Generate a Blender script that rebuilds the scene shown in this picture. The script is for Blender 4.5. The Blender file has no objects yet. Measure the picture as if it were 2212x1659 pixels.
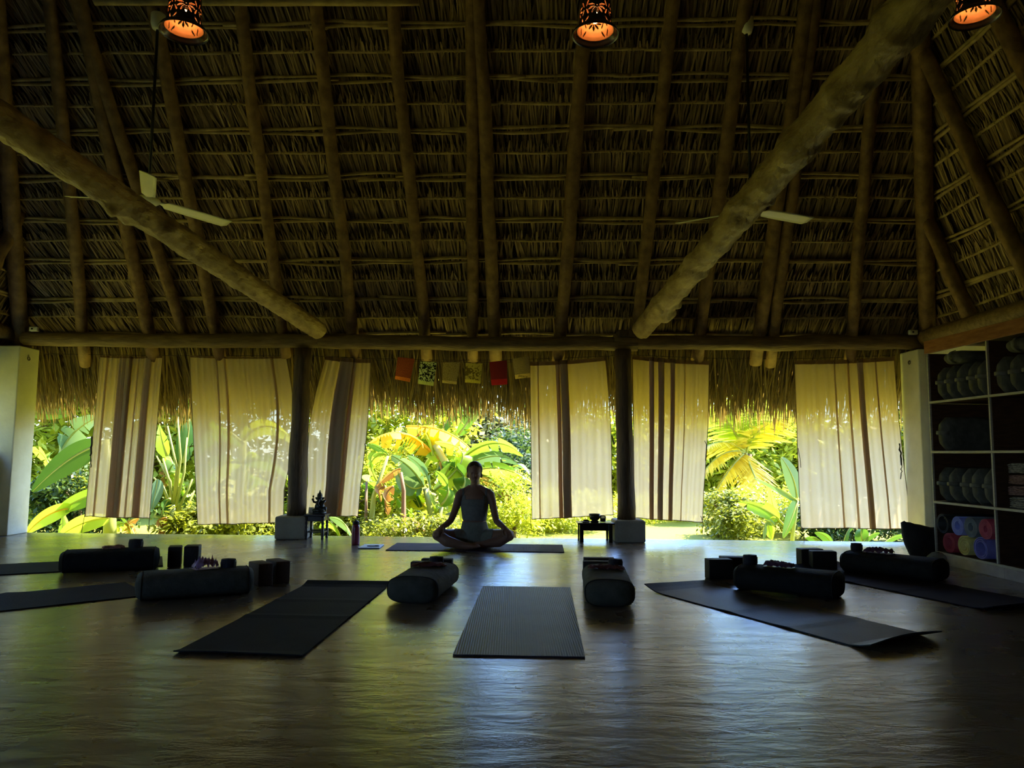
import bpy, bmesh, math, random
from mathutils import Vector, Matrix, Quaternion, noise
random.seed(7)
SC = bpy.context.scene
COL = SC.collection
PI = math.pi
# ---------------------------------------------------------------- camera
FPX, CXP, CYP = 1600.0, 1106.0, 829.5
CAMZ = 0.94
PITCH = math.radians(5.36)
ROLL = math.radians(0.4)
cam_d = bpy.data.cameras.new('camera')
cam_d.sensor_fit = 'HORIZONTAL'
cam_d.sensor_width = 36.0
cam_d.lens = 36.0 * FPX / 2212.0
cam_d.clip_end = 300
cam = bpy.data.objects.new('camera', cam_d)
COL.objects.link(cam)
CAM_ROT = Matrix.Rotation(PI / 2 + PITCH, 3, 'X') @ Matrix.Rotation(ROLL, 3, 'Z')
cam.matrix_world = Matrix.Translation((0, 0, CAMZ)) @ CAM_ROT.to_4x4()
SC.camera = cam
# ---------------------------------------------------------------- world, sun, exposure
W = bpy.data.worlds.new('sky')
SC.world = W
W.use_nodes = True
wn = W.node_tree.nodes
wl = W.node_tree.links
bg = wn['Background']
sky = wn.new('ShaderNodeTexSky')
sky.sky_type = 'NISHITA'
sky.sun_disc = False
sky.sun_elevation = math.radians(58)
sky.sun_rotation = math.radians(63)
sky.air_density = 1.0
sky.dust_density = 0.4
tint = wn.new('ShaderNodeMix')
tint.data_type = 'RGBA'
tint.blend_type = 'MULTIPLY'
tint.inputs[0].default_value = 1.0
tint.inputs[7].default_value = (0.70, 0.88, 1.22, 1)
wl.new(sky.outputs[0], tint.inputs[6])
wl.new(tint.outputs[2], bg.inputs[0])
bg.inputs[1].default_value = 0.38
sun_d = bpy.data.lights.new('sun', 'SUN')
sun_d.energy = 9.0
sun_d.color = (1.0, 0.88, 0.66)
sun_d.angle = math.radians(0.6)
sun = bpy.data.objects.new('sun', sun_d)
COL.objects.link(sun)
SUN_DIR = Vector((0.55, 0.28, 1.0)).normalized()
sun.rotation_euler = SUN_DIR.to_track_quat('Z', 'Y').to_euler()
sun.location = (0, 0, 30)
vs = SC.view_settings
vs.view_transform = 'Standard'
vs.look = 'None'
vs.gamma = 1.0
vs.use_curve_mapping = False
vs.exposure = 1.75
SC.display_settings.display_device = 'sRGB'
SC.cycles.use_denoising = True
SC.cycles.max_bounces = 10
SC.cycles.diffuse_bounces = 5
SC.cycles.glossy_bounces = 4
SC.cycles.transmission_bounces = 6
SC.cycles.transparent_max_bounces = 12
SC.cycles.sample_clamp_indirect = 6.0
SC.cycles.caustics_reflective = False
SC.cycles.caustics_refractive = False

# ---------------------------------------------------------------- measuring helpers
CAMP = Vector((0, 0, CAMZ))
def ray(px, py):
    return CAM_ROT @ Vector(((px - CXP) / FPX, -(py - CYP) / FPX, -1.0))
def fl(px, py, z=0.0):
    d = ray(px, py)
    return CAMP + d * ((z - CAMZ) / d.z)
def at(px, py, Y):
    d = ray(px, py)
    return CAMP + d * (Y / d.y)
def onplane(px, py, p0, n):
    d = ray(px, py)
    return CAMP + d * ((p0 - CAMP).dot(n) / d.dot(n))
def lerp(a, b, t):
    return a + (b - a) * t
def rnd(a, b):
    return random.uniform(a, b)

# ---------------------------------------------------------------- materials
MATS = {}
def nmat(name):
    m = bpy.data.materials.new(name)
    m.use_nodes = True
    MATS[name] = m
    nt = m.node_tree
    return m, nt.nodes, nt.links, nt.nodes['Principled BSDF']
def ramp(n, c0, c1, p0=0.3, p1=0.7):
    r = n.new('ShaderNodeValToRGB')
    r.color_ramp.elements[0].position = p0
    r.color_ramp.elements[1].position = p1
    r.color_ramp.elements[0].color = (*c0, 1)
    r.color_ramp.elements[1].color = (*c1, 1)
    return r
def pmat(name, c0, c1=None, rough=0.7, scale=8.0, stretch=(1, 1, 1), bump=0.0, bscale=None, detail=4.0,
         island=False, spec=0.3, coat=0.0, metal=0.0, sheen=0.0):
    """noise-mottled procedural material in object space"""
    m, n, l, b = nmat(name)
    c1 = c1 or tuple(min(1, c * 1.25 + 0.005) for c in c0)
    tc = n.new('ShaderNodeTexCoord')
    mp = n.new('ShaderNodeMapping')
    mp.inputs['Scale'].default_value = stretch
    l.new(tc.outputs['Object'], mp.inputs[0])
    nz = n.new('ShaderNodeTexNoise')
    nz.inputs['Scale'].default_value = scale
    nz.inputs['Detail'].default_value = detail
    l.new(mp.outputs[0], nz.inputs['Vector'])
    r = ramp(n, c0, c1)
    fac = nz.outputs['Fac']
    if island:
        g = n.new('ShaderNodeNewGeometry')
        mx = n.new('ShaderNodeMix')
        mx.data_type = 'FLOAT'
        mx.inputs[0].default_value = 0.65
        l.new(fac, mx.inputs[2])
        l.new(g.outputs['Random Per Island'], mx.inputs[3])
        fac = mx.outputs[0]
        r.color_ramp.elements[0].position = 0.1
        r.color_ramp.elements[1].position = 0.9
    l.new(fac, r.inputs[0])
    l.new(r.outputs[0], b.inputs['Base Color'])
    b.inputs['Roughness'].default_value = rough
    b.inputs['Specular IOR Level'].default_value = spec
    b.inputs['Metallic'].default_value = metal
    if coat:
        b.inputs['Coat Weight'].default_value = coat
        b.inputs['Coat Roughness'].default_value = 0.15
    if sheen:
        b.inputs['Sheen Weight'].default_value = sheen
    if bump:
        nb = n.new('ShaderNodeTexNoise')
        nb.inputs['Scale'].default_value = bscale or scale * 4
        nb.inputs['Detail'].default_value = 5
        l.new(mp.outputs[0], nb.inputs['Vector'])
        bp = n.new('ShaderNodeBump')
        bp.inputs['Strength'].default_value = bump
        bp.inputs['Distance'].default_value = 0.02
        l.new(nb.outputs['Fac'], bp.inputs['Height'])
        l.new(bp.outputs[0], b.inputs['Normal'])
    return m
def leafmat(name, c0, c1, trans=0.5, rough=0.45, scale=3.0, tint=1.35):
    """leaf: diffuse gloss on top plus light coming through"""
    m, n, l, b = nmat(name)
    tc = n.new('ShaderNodeTexCoord')
    nz = n.new('ShaderNodeTexNoise')
    nz.inputs['Scale'].default_value = scale
    nz.inputs['Detail'].default_value = 3
    l.new(tc.outputs['Object'], nz.inputs['Vector'])
    g = n.new('ShaderNodeNewGeometry')
    mx = n.new('ShaderNodeMix')
    mx.data_type = 'FLOAT'
    mx.inputs[0].default_value = 0.6
    l.new(nz.outputs['Fac'], mx.inputs[2])
    l.new(g.outputs['Random Per Island'], mx.inputs[3])
    r = ramp(n, c0, c1, 0.2, 0.8)
    l.new(mx.outputs[0], r.inputs[0])
    l.new(r.outputs[0], b.inputs['Base Color'])
    b.inputs['Roughness'].default_value = rough
    b.inputs['Specular IOR Level'].default_value = 0.4
    t = n.new('ShaderNodeBsdfTranslucent')
    hs = n.new('ShaderNodeMix')
    hs.data_type = 'RGBA'
    hs.blend_type = 'MULTIPLY'
    hs.inputs[0].default_value = 1.0
    hs.inputs[7].default_value = (tint * 1.05, tint, tint * 0.45, 1)
    l.new(r.outputs[0], hs.inputs[6])
    l.new(hs.outputs[2], t.inputs[0])
    ms = n.new('ShaderNodeMixShader')
    ms.inputs[0].default_value = trans
    l.new(b.outputs[0], ms.inputs[1])
    l.new(t.outputs[0], ms.inputs[2])
    l.new(ms.outputs[0], n['Material Output'].inputs[0])
    return m

# ---------------------------------------------------------------- mesh helpers
class MB:
    """collects geometry for ONE mesh object"""
    def __init__(s):
        s.v = []
        s.f = []
    def add(s, vs, fs):
        o = len(s.v)
        s.v += [tuple(p) for p in vs]
        s.f += [tuple(i + o for i in f) for f in fs]
        return s
    def box(s, c, size, rz=0.0, rot=None):
        hx, hy, hz = size[0] / 2, size[1] / 2, size[2] / 2
        R = rot or Matrix.Rotation(rz, 3, 'Z')
        c = Vector(c)
        vs = [c + R @ Vector((x * hx, y * hy, z * hz)) for z in (-1, 1) for y in (-1, 1) for x in (-1, 1)]
        return s.add(vs, [(0, 2, 3, 1), (4, 5, 7, 6), (0, 1, 5, 4), (2, 6, 7, 3), (0, 4, 6, 2), (1, 3, 7, 5)])
    def prism(s, pts, z0, z1):
        n = len(pts)
        vs = [(p[0], p[1], z0) for p in pts] + [(p[0], p[1], z1) for p in pts]
        fs = [tuple(range(n - 1, -1, -1)), tuple(range(n, 2 * n))]
        fs += [(i, (i + 1) % n, n + (i + 1) % n, n + i) for i in range(n)]
        return s.add(vs, fs)
    def tube(s, pts, radii, seg=10, cap=True, squash=None, rough=0.0, seed=0.0, up=None):
        pts = [Vector(p) for p in pts]
        if not hasattr(radii, '__len__'):
            radii = [radii] * len(pts)
        n = len(pts)
        t0 = (pts[1] - pts[0]).normalized()
        ref = Vector(up) if up else (Vector((0, 0, 1)) if abs(t0.z) < 0.9 else Vector((0, 1, 0)))
        x = ref.cross(t0).normalized()
        vs = []
        for i, p in enumerate(pts):
            a, b = pts[max(i - 1, 0)], pts[min(i + 1, n - 1)]
            t = (b - a)
            if t.length < 1e-9:
                t = t0
            t.normalize()
            x = (x - t * x.dot(t)).normalized()
            y = t.cross(x)
            r = radii[i]
            rx, ry = (r if not hasattr(r, '__len__') else r[0]), (r if not hasattr(r, '__len__') else r[1])
            for k in range(seg):
                an = 2 * PI * k / seg
                q = 1.0
                if rough:
                    q += rough * noise.noise(Vector((math.cos(an) * 1.3 + seed, math.sin(an) * 1.3, i * 0.45 + seed * 3)))
                vs.append(p + x * (math.cos(an) * rx * q) + y * (math.sin(an) * ry * q))
        fs = [(i * seg + k, i * seg + (k + 1) % seg, (i + 1) * seg + (k + 1) % seg, (i + 1) * seg + k)
              for i in range(n - 1) for k in range(seg)]
        if cap:
            fs += [tuple(range(seg - 1, -1, -1)), tuple(range((n - 1) * seg, n * seg))]
        return s.add(vs, fs)
    def lathe(s, prof, seg=24, c=(0, 0, 0), cap=True):
        c = Vector(c)
        vs = [c + Vector((r * math.cos(2 * PI * k / seg), r * math.sin(2 * PI * k / seg), z)) for r, z in prof for k in range(seg)]
        n = len(prof)
        fs = [(i * seg + k, i * seg + (k + 1) % seg, (i + 1) * seg + (k + 1) % seg, (i + 1) * seg + k)
              for i in range(n - 1) for k in range(seg)]
        if cap:
            fs += [tuple(range(seg - 1, -1, -1)), tuple(range((n - 1) * seg, n * seg))]
        return s.add(vs, fs)
    def ball(s, c, r, seg=12, rings=8):
        r = r if hasattr(r, '__len__') else (r, r, r)
        c = Vector(c)
        vs = [c + Vector((0, 0, -r[2]))]
        for i in range(1, rings):
            a = -PI / 2 + PI * i / rings
            vs += [c + Vector((r[0] * math.cos(a) * math.cos(2 * PI * k / seg), r[1] * math.cos(a) * math.sin(2 * PI * k / seg), r[2] * math.sin(a))) for k in range(seg)]
        vs.append(c + Vector((0, 0, r[2])))
        fs = [(0, 1 + (k + 1) % seg, 1 + k) for k in range(seg)]
        for i in range(rings - 2):
            for k in range(seg):
                a, b = 1 + i * seg, 1 + (i + 1) * seg
                fs.append((a + k, a + (k + 1) % seg, b + (k + 1) % seg, b + k))
        a = 1 + (rings - 2) * seg
        fs += [(a + k, a + (k + 1) % seg, len(vs) - 1) for k in range(seg)]
        return s.add(vs, fs)
    def strip(s, rows):
        """rows: equal-length point rows -> quad sheet"""
        n = len(rows[0])
        vs = [p for r in rows for p in r]
        fs = [(i * n + k, i * n + k + 1, (i + 1) * n + k + 1, (i + 1) * n + k) for i in range(len(rows) - 1) for k in range(n - 1)]
        return s.add(vs, fs)
    def mesh(s, name):
        me = bpy.data.meshes.new(name)
        me.from_pydata([tuple(p) for p in s.v], [], s.f)
        me.validate()
        me.update()
        return me
    def build(s, name, mat, parent=None, smooth=False, bevel=0.0, bseg=2, solid=0.0, sub=0, loc=None, rz=0.0):
        me = s.mesh(name)
        if mat is not None:
            me.materials.append(MATS[mat] if isinstance(mat, str) else mat)
        if bevel:
            bm = bmesh.new()
            bm.from_mesh(me)
            bmesh.ops.remove_doubles(bm, verts=bm.verts, dist=1e-6)
            ed = [e for e in bm.edges if len(e.link_faces) == 2 and e.calc_face_angle(0) > 0.6]
            bmesh.ops.bevel(bm, geom=ed, offset=bevel, segments=bseg, profile=0.5, affect='EDGES', clamp_overlap=True)
            bm.to_mesh(me)
            bm.free()
        if smooth:
            me.shade_smooth()
        o = bpy.data.objects.new(name, me)
        COL.objects.link(o)
        if smooth and bevel:
            me.set_sharp_from_angle(angle=math.radians(50))
        if solid:
            md = o.modifiers.new('thickness', 'SOLIDIFY')
            md.thickness = solid
            md.offset = 0
        if sub:
            md = o.modifiers.new('subdivision', 'SUBSURF')
            md.levels = md.render_levels = sub
        if parent is not None:
            o.parent = parent
        if loc is not None:
            o.location = loc
        o.rotation_euler.z = rz
        return o
def thing(name, label, cat, loc=(0, 0, 0), rz=0.0, group=None):
    o = bpy.data.objects.new(name, None)
    o.empty_display_size = 0.1
    COL.objects.link(o)
    o.location = loc
    o.rotation_euler.z = rz
    return tag(o, label, cat, group)
def tag(o, label=None, cat=None, group=None, kind=None):
    if label: o['label'] = label
    if cat: o['category'] = cat
    if group: o['group'] = group
    if kind: o['kind'] = kind
    return o
def copy_tree(o, parent=None):
    c = o.copy()
    COL.objects.link(c)
    c.parent = parent
    for ch in list(o.children):
        copy_tree(ch, c)
    return c

# ---------------------------------------------------------------- palette
pmat('thatch', (0.095, 0.064, 0.042), (0.48, 0.34, 0.21), rough=0.75, scale=6, island=True, spec=0.25)
pmat('thatch_back', (0.045, 0.032, 0.015), (0.10, 0.07, 0.03), rough=0.9, scale=30, stretch=(6, 1, 1))
pmat('rafter_wood', (0.12, 0.068, 0.034), (0.27, 0.165, 0.08), rough=0.6, scale=9, bump=0.5, bscale=25)
pmat('batten_wood', (0.25, 0.175, 0.085), (0.50, 0.37, 0.19), rough=0.6, scale=9, bump=0.3, bscale=30)
pmat('binding', (0.25, 0.18, 0.085), (0.52, 0.40, 0.2), rough=0.7, scale=30, island=True)
pmat('log_wood', (0.17, 0.105, 0.045), (0.50, 0.37, 0.19), rough=0.5, scale=3, stretch=(3, 1.4, 3), bump=1.0, bscale=9, detail=8)
pmat('beam_wood', (0.12, 0.075, 0.03), (0.25, 0.165, 0.07), rough=0.55, scale=5, stretch=(1, 6, 6), bump=0.5, bscale=14)
pmat('post_wood', (0.06, 0.036, 0.02), (0.12, 0.075, 0.04), rough=0.55, scale=6, stretch=(5, 5, 1), bump=0.5, bscale=14)
pmat('white_plaster', (0.66, 0.63, 0.46), (0.76, 0.73, 0.56), rough=0.8, scale=5, bump=0.15, bscale=30)
pmat('plinth_plaster', (0.30, 0.28, 0.23), (0.38, 0.36, 0.30), rough=0.8, scale=6, bump=0.2, bscale=40)
pmat('fan_white', (0.78, 0.76, 0.66), (0.82, 0.80, 0.70), rough=0.25, scale=5, spec=0.5)
pmat('black_paint', (0.012, 0.012, 0.012), (0.02, 0.02, 0.02), rough=0.4, scale=5)
pmat('dark_wood', (0.018, 0.012, 0.009), (0.035, 0.022, 0.015), rough=0.35, scale=12, spec=0.5)
pmat('black_lacquer', (0.010, 0.009, 0.009), (0.016, 0.014, 0.013), rough=0.22, scale=12, spec=0.5)
# ================================================================ FLOOR AND GROUND
def floor_material():
    m, n, l, b = nmat('floor_concrete')
    tc = n.new('ShaderNodeTexCoord')
    def noise_tex(scale, stretch, detail=5, rough=0.55, dist=0.0):
        mp = n.new('ShaderNodeMapping')
        mp.inputs['Scale'].default_value = stretch
        l.new(tc.outputs['Object'], mp.inputs[0])
        z = n.new('ShaderNodeTexNoise')
        z.inputs['Scale'].default_value = scale
        z.inputs['Detail'].default_value = detail
        z.inputs['Roughness'].default_value = rough
        z.inputs['Distortion'].default_value = dist
        l.new(mp.outputs[0], z.inputs['Vector'])
        return z.outputs['Fac']
    def math_(op, a, bb=None, clamp=False):
        q = n.new('ShaderNodeMath')
        q.operation = op
        q.use_clamp = clamp
        for i, x in enumerate((a, bb)):
            if x is None: continue
            if isinstance(x, (int, float)): q.inputs[i].default_value = x
            else: l.new(x, q.inputs[i])
        return q.outputs[0]
    big = noise_tex(0.9, (1, 1, 1), 5)
    r = ramp(n, (0.115, 0.086, 0.056), (0.21, 0.163, 0.112), 0.3, 0.7)
    l.new(big, r.inputs[0])
    # saw-cut joints and a hairline crack: dark narrow lines with a place of their own
    sep = n.new('ShaderNodeSeparateXYZ')
    l.new(tc.outputs['Object'], sep.inputs[0])
    def line(p, q, wdt, wob=0.0, wsc=6.0):
        d = (q - p); L = d.length; d = d / L
        nx, ny = -d.y, d.x
        dist = math_('ADD', math_('MULTIPLY', math_('SUBTRACT', sep.outputs[0], p.x), nx), math_('MULTIPLY', math_('SUBTRACT', sep.outputs[1], p.y), ny))
        if wob:
            w = noise_tex(wsc, (1, 1, 1), 6, 0.7)
            dist = math_('ADD', dist, math_('MULTIPLY', math_('SUBTRACT', w, 0.5), wob))
        al = math_('ADD', math_('MULTIPLY', math_('SUBTRACT', sep.outputs[0], p.x), d.x), math_('MULTIPLY', math_('SUBTRACT', sep.outputs[1], p.y), d.y))
        inside = math_('MULTIPLY', math_('GREATER_THAN', al, 0.0), math_('LESS_THAN', al, L))
        return math_('MULTIPLY', math_('LESS_THAN', math_('ABSOLUTE', dist), wdt), inside)
    lines = None
    for (a, c, wdt, wob) in ((fl(1345, 1185), fl(1830, 1590), 0.0022, 0.006), (fl(0, 1382), fl(190, 1316), 0.003, 0.01),
                             (fl(1055, 1418), fl(985, 1655), 0.0022, 0.16), (fl(1400, 1360), fl(1740, 1370), 0.0014, 0.02)):
        k = line(a.xy, c.xy, wdt, wob)
        lines = k if lines is None else math_('MAXIMUM', lines, k)
    mx = n.new('ShaderNodeMix'); mx.data_type = 'RGBA'
    l.new(math_('MULTIPLY', lines, 0.85), mx.inputs[0])
    l.new(r.outputs[0], mx.inputs[6])
    mx.inputs[7].default_value = (0.02, 0.015, 0.01, 1)
    l.new(mx.outputs[2], b.inputs['Base Color'])
    rr = n.new('ShaderNodeMapRange')
    rr.inputs['From Min'].default_value = 0.3; rr.inputs['From Max'].default_value = 0.7
    rr.inputs['To Min'].default_value = 0.22; rr.inputs['To Max'].default_value = 0.34
    l.new(noise_tex(2.2, (1, 1, 1), 6), rr.inputs[0])
    l.new(rr.outputs[0], b.inputs['Roughness'])
    b.inputs['Specular IOR Level'].default_value = 0.8
    b.inputs['Coat Weight'].default_value = 0.4
    b.inputs['Coat Roughness'].default_value = 0.2
    b.inputs['Coat IOR'].default_value = 1.5
    # trowel marks: low swells running across the room plus fine grit
    h = math_('ADD', math_('MULTIPLY', noise_tex(4.5, (0.75, 2.0, 1), 7, 0.62, 0.35), 1.0), math_('MULTIPLY', noise_tex(22, (0.5, 1.6, 1), 4), 0.10))
    h = math_('SUBTRACT', h, math_('MULTIPLY', lines, 0.25))
    bp = n.new('ShaderNodeBump')
    bp.inputs['Strength'].default_value = 0.28
    bp.inputs['Distance'].default_value = 0.02
    l.new(h, bp.inputs['Height'])
    l.new(bp.outputs[0], b.inputs['Normal'])
    l.new(bp.outputs[0], b.inputs['Coat Normal'])
floor_material()
FLOOR_PTS = [(-6.15, 8.63), (-6.15, -4.2), (5.3, -4.2), (5.3, 8.24)]
o = MB().prism(FLOOR_PTS, -0.24, 0.0).build('floor', 'floor_concrete')
tag(o, 'polished brown grey concrete floor with trowel marks', kind='structure')

leafmat('lawn', (0.22, 0.24, 0.022), (0.38, 0.37, 0.045), trans=0.0, rough=0.9, scale=1.5)
mb = MB()
GN = 44
mb.strip([[(lerp(-60, 60, i / GN), lerp(-30, 80, j / GN), -0.26 + 0.05 * noise.noise(Vector((i * .7, j * .7, 0))) + (0.0 if j < 18 else (j - 18) * 0.012)) for i in range(GN + 1)] for j in range(GN + 1)])
o = mb.build('ground', 'lawn', smooth=True)
tag(o, 'sunlit lawn outside the hall', kind='structure')

# ================================================================ WALLS, PILLARS, PLINTHS, POSTS
o = MB().box((-5.90, 2.1, 0.465), (0.40, 12.25, 0.93)).build('wall_left', 'white_plaster')
tag(o, 'low white plaster wall at the left edge', kind='structure')
o = MB().box((4.62, 1.9, 1.08), (0.22, 12.2, 2.16)).build('wall_right', 'white_plaster', bevel=0.01)
tag(o, 'white plaster wall behind the shelving', kind='structure')
o = MB().box((-0.45, -4.05, 1.5), (11.4, 0.25, 3.0)).build('wall_back', 'beam_wood', bevel=0.01)  # unseen, added to stop light coming in from behind the viewer
tag(o, 'unseen plain wall added behind the viewer to keep daylight out', kind='structure')
def pillar(x0, x1, y0, y1, label):
    t = thing('pillar', label, 'pillar', ((x0 + x1) / 2, (y0 + y1) / 2, 0), 0, 'white square pillars')
    MB().box((0, 0, 1.055), (x1 - x0, y1 - y0, 2.11)).build('shaft', 'white_plaster', t, bevel=0.012)
    return t
tL = pillar(-6.02, -5.53, 8.25, 8.60, 'white plaster pillar at the left edge, tinted yellow green by daylight')
tR = pillar(4.43, 4.80, 8.02, 8.40, 'white plaster pillar beside the dark shelving')
for t, x in ((tL, 0.24), (tR, -0.18)):
    pts = [(x + (0.012 if x > 0 else -0.012), -0.02 + 0.02 * math.cos(a), 1.98 + 0.02 * math.sin(a)) for a in [2 * PI * k / 12 for k in range(13)]]
    MB().tube(pts, 0.004, 5).build('wire_hook', 'black_paint', t, smooth=True)

def plinth(c, w, d, hgt, label):
    o = MB().box((0, 0, hgt / 2), (w, d, hgt)).build('plinth', 'plinth_plaster', bevel=0.02, loc=c)
    return tag(o, label, 'plinth', 'plinths under the wooden posts')
plinth((-2.385, 8.27, 0), 0.335, 0.34, 0.245, 'square plaster plinth under the wooden post beside the statuette')
plinth((1.275, 8.19, 0), 0.33, 0.34, 0.235, 'square plaster plinth under the wooden post beside the low black table')
def round_post(x0, y0, z0, x1, y1, z1, r0, r1, label, seed):
    t = thing('post', label, 'post', (x0, y0, z0), 0, 'dark wooden posts')
    n = 14
    pts = [(lerp(0, x1 - x0, i / n) + 0.012 * noise.noise(Vector((i * .3, seed, 0))), lerp(0, y1 - y0, i / n), lerp(0, z1 - z0, i / n)) for i in range(n + 1)]
    MB().tube(pts, [lerp(r0, r1, i / n) for i in range(n + 1)], 16, rough=0.12, seed=seed).build('shaft', 'post_wood', t, smooth=True)
    return t
a = at(639, 1110, 8.27); b_ = at(655, 752, 8.27)
round_post(a.x, 8.27, 0.243, b_.x, 8.27, 2.10, 0.105, 0.088, 'dark wooden post standing beside the statuette on its stool', 1.3)
a = at(1353, 1128, 8.19); b_ = at(1345, 752, 8.19)
round_post(a.x, 8.19, 0.233, b_.x, 8.19, 2.10, 0.098, 0.086, 'dark wooden post standing beside the low black table', 5.1)

def log(name, label, cat, pts, r0, r1, mat, seed, bumps=(), group=None, seg=16, n=26, rough=0.14, bend=0.02, knots=()):
    p = [Vector(q) for q in pts]
    base = p[0].copy()
    out, rad = [], []
    for i in range(n + 1):
        t = i / n * (len(p) - 1)
        k = min(int(t), len(p) - 2)
        q = lerp(p[k], p[k + 1], t - k) - base
        q += Vector((noise.noise(Vector((i * .25, seed, 1))), noise.noise(Vector((i * .25, seed, 7))), noise.noise(Vector((i * .25, seed, 13))))) * bend
        out.append(q)
        r = lerp(r0, r1, i / n)
        for (bt, bw, bh) in bumps:
            r *= 1 + bh * math.exp(-((i / n - bt) / bw) ** 2)
        rad.append(r)
    mb = MB().tube(out, rad, seg, rough=rough, seed=seed)
    if knots:
        Lg = (p[-1] - p[0]).length
        nv = []
        for i in range(n + 1):
            for k in range(seg):
                v = Vector(mb.v[i * seg + k])
                an = 2 * PI * k / seg
                d = .035 * noise.noise(Vector((math.cos(an) * 4, math.sin(an) * 4, i / n * Lg * 3 + seed))) + .03 * noise.noise(Vector((math.cos(an) * 9, math.sin(an) * 9, i / n * Lg * 1.5 + seed)))
                for (kt, ka, kl, kw, kh) in knots:
                    da = (an - ka + PI) % (2 * PI) - PI
                    d += kh * math.exp(-((i / n - kt) * Lg / kl) ** 2 - (da / kw) ** 2)
                nv.append(out[i] + (v - out[i]) * (1 + d))
        mb.v = nv
    o = mb.build(name, mat, smooth=True, loc=base)
    return tag(o, label, cat, group)
B1 = log('beam', 'long round eave beam from the left white pillar to the statuette post', 'beam', [at(52, 731, 8.36), at(400, 737, 8.33), at(705, 736, 8.29)], 0.078, 0.08, 'beam_wood', 2.0, group='round eave beams on the posts')
B2 = log('beam', 'long round eave beam between the two dark wooden posts', 'beam', [at(690, 736, 8.27), at(1010, 743, 8.22), at(1375, 742, 8.19)], 0.08, 0.078, 'beam_wood', 4.0, group='round eave beams on the posts')
B3 = log('beam', 'long round eave beam from the low table post to the right white pillar', 'beam', [at(1325, 739, 8.20), at(1650, 741, 8.2), at(2015, 738, 8.2)], 0.08, 0.085, 'beam_wood', 6.0, group='round eave beams on the posts')
log('beam', 'round side beam at the left edge above the yellow green pillar', 'beam', [(-5.75, 8.55, 2.27), (-5.75, 2.0, 2.27), (-5.75, -4, 2.27)], 0.09, 0.09, 'beam_wood', 8.0, group='round side beams', n=40)
log('beam', 'round side beam running above the shelving', 'beam', [(4.58, 8.3, 2.25), (4.58, 2.0, 2.27), (4.58, -4, 2.27)], 0.09, 0.09, 'beam_wood', 9.0, group='round side beams', n=40)
MB().box((0, 0, 0), (0.20, 0.17, 0.075)).build('cap_block', 'post_wood', bevel=0.01, loc=(at(1352, 727, 8.19).x, 8.19, 2.275))
tag(bpy.data.objects['cap_block'], 'square wooden cap block on the beam above the low table post', 'block')
# big diagonal struts from the post heads up towards the ridge
def strut(p, q, ext, r0, r1, label, seed, bumps, nk):
    p, q = Vector(p), Vector(q)
    e = p + (q - p) * ext
    rk = random.Random(int(seed * 10))
    kn = [(rk.uniform(.03, .97), rk.uniform(0, 2 * PI), rk.uniform(.04, .09), rk.uniform(.25, .5), rk.uniform(.15, .5)) for _ in range(nk)]
    log('strut_log', label, 'log', [p, lerp(p, e, .5), e], r0, r1, 'log_wood', seed, bumps, 'diagonal strut logs', seg=44, n=190, rough=0.10, bend=0.0, knots=kn)
strut(at(688, 714, 8.10), at(0, 258, 4.45), 1.25, 0.098, 0.112, 'smooth pale diagonal log crossing in front of the fan with three visible blades', 3.3, ((0.45, 0.02, 0.08), (0.3, .015, .06), (.62, .02, .06)), 5)
strut(at(1386, 712, 8.02), at(1990, 2, 3.6), 1.22, 0.106, 0.122, 'knotty pale diagonal log crossing in front of the fan by the dark roof corner', 7.7,
      ((0.12, .018, .16), (0.2, .015, .10), (0.27, 0.014, .12), (.36, .016, .10), (.44, .02, .16), (.53, .015, .08), (.6, .018, .2), (.70, .015, .12), (.79, .02, .22)), 26)

# ================================================================ ROOF
SL = math.radians(50); T1 = math.tan(SL)
SS = math.radians(67); T2 = math.tan(SS)
TH = 0.025
RO = Vector((0, 8.22, 0))
RU = Vector((math.cos(TH), -math.sin(TH), 0)); RV = Vector((math.sin(TH), math.cos(TH), 0)); RW = Vector((0, 0, 1))
WR, UL, UR, DB = 2.37, -5.62, 4.60, 12.0
def uvw(u, v, w):
    return RO + RU * u + RV * v + RW * w
# every slope: origin on its wall line, along-direction, up-slope direction, outward normal
class Slope:
    def __init__(s, org, along, inward, ang, cot_hip):
        s.o, s.a = org, along
        s.up = inward * math.cos(ang) + RW * math.sin(ang)
        s.n = (RW * math.cos(ang) - inward * math.sin(ang))
        s.c = math.cos(ang)
    def p(s, a, t, h=0.0):
        return s.o + s.a * a + s.up * t + s.n * h
cF, cS = math.cos(SL), math.cos(SS)
FRONT = Slope(uvw(0, 0, WR), RU, -RV, SL, 0)
RIGHT = Slope(uvw(UR, 0, WR), -RV, -RU, SS, 0)
LEFT = Slope(uvw(UL, 0, WR), -RV, RU, SS, 0)
# how far a slope's ends step in per metre of slope length (hip lines)
kF = math.sin(SL) / T2          # front: |du| per t
kS = math.sin(SS) / T1          # sides: |dv| per t
DT = 0.125                       # thatch lies this far above the rafter axis
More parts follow.
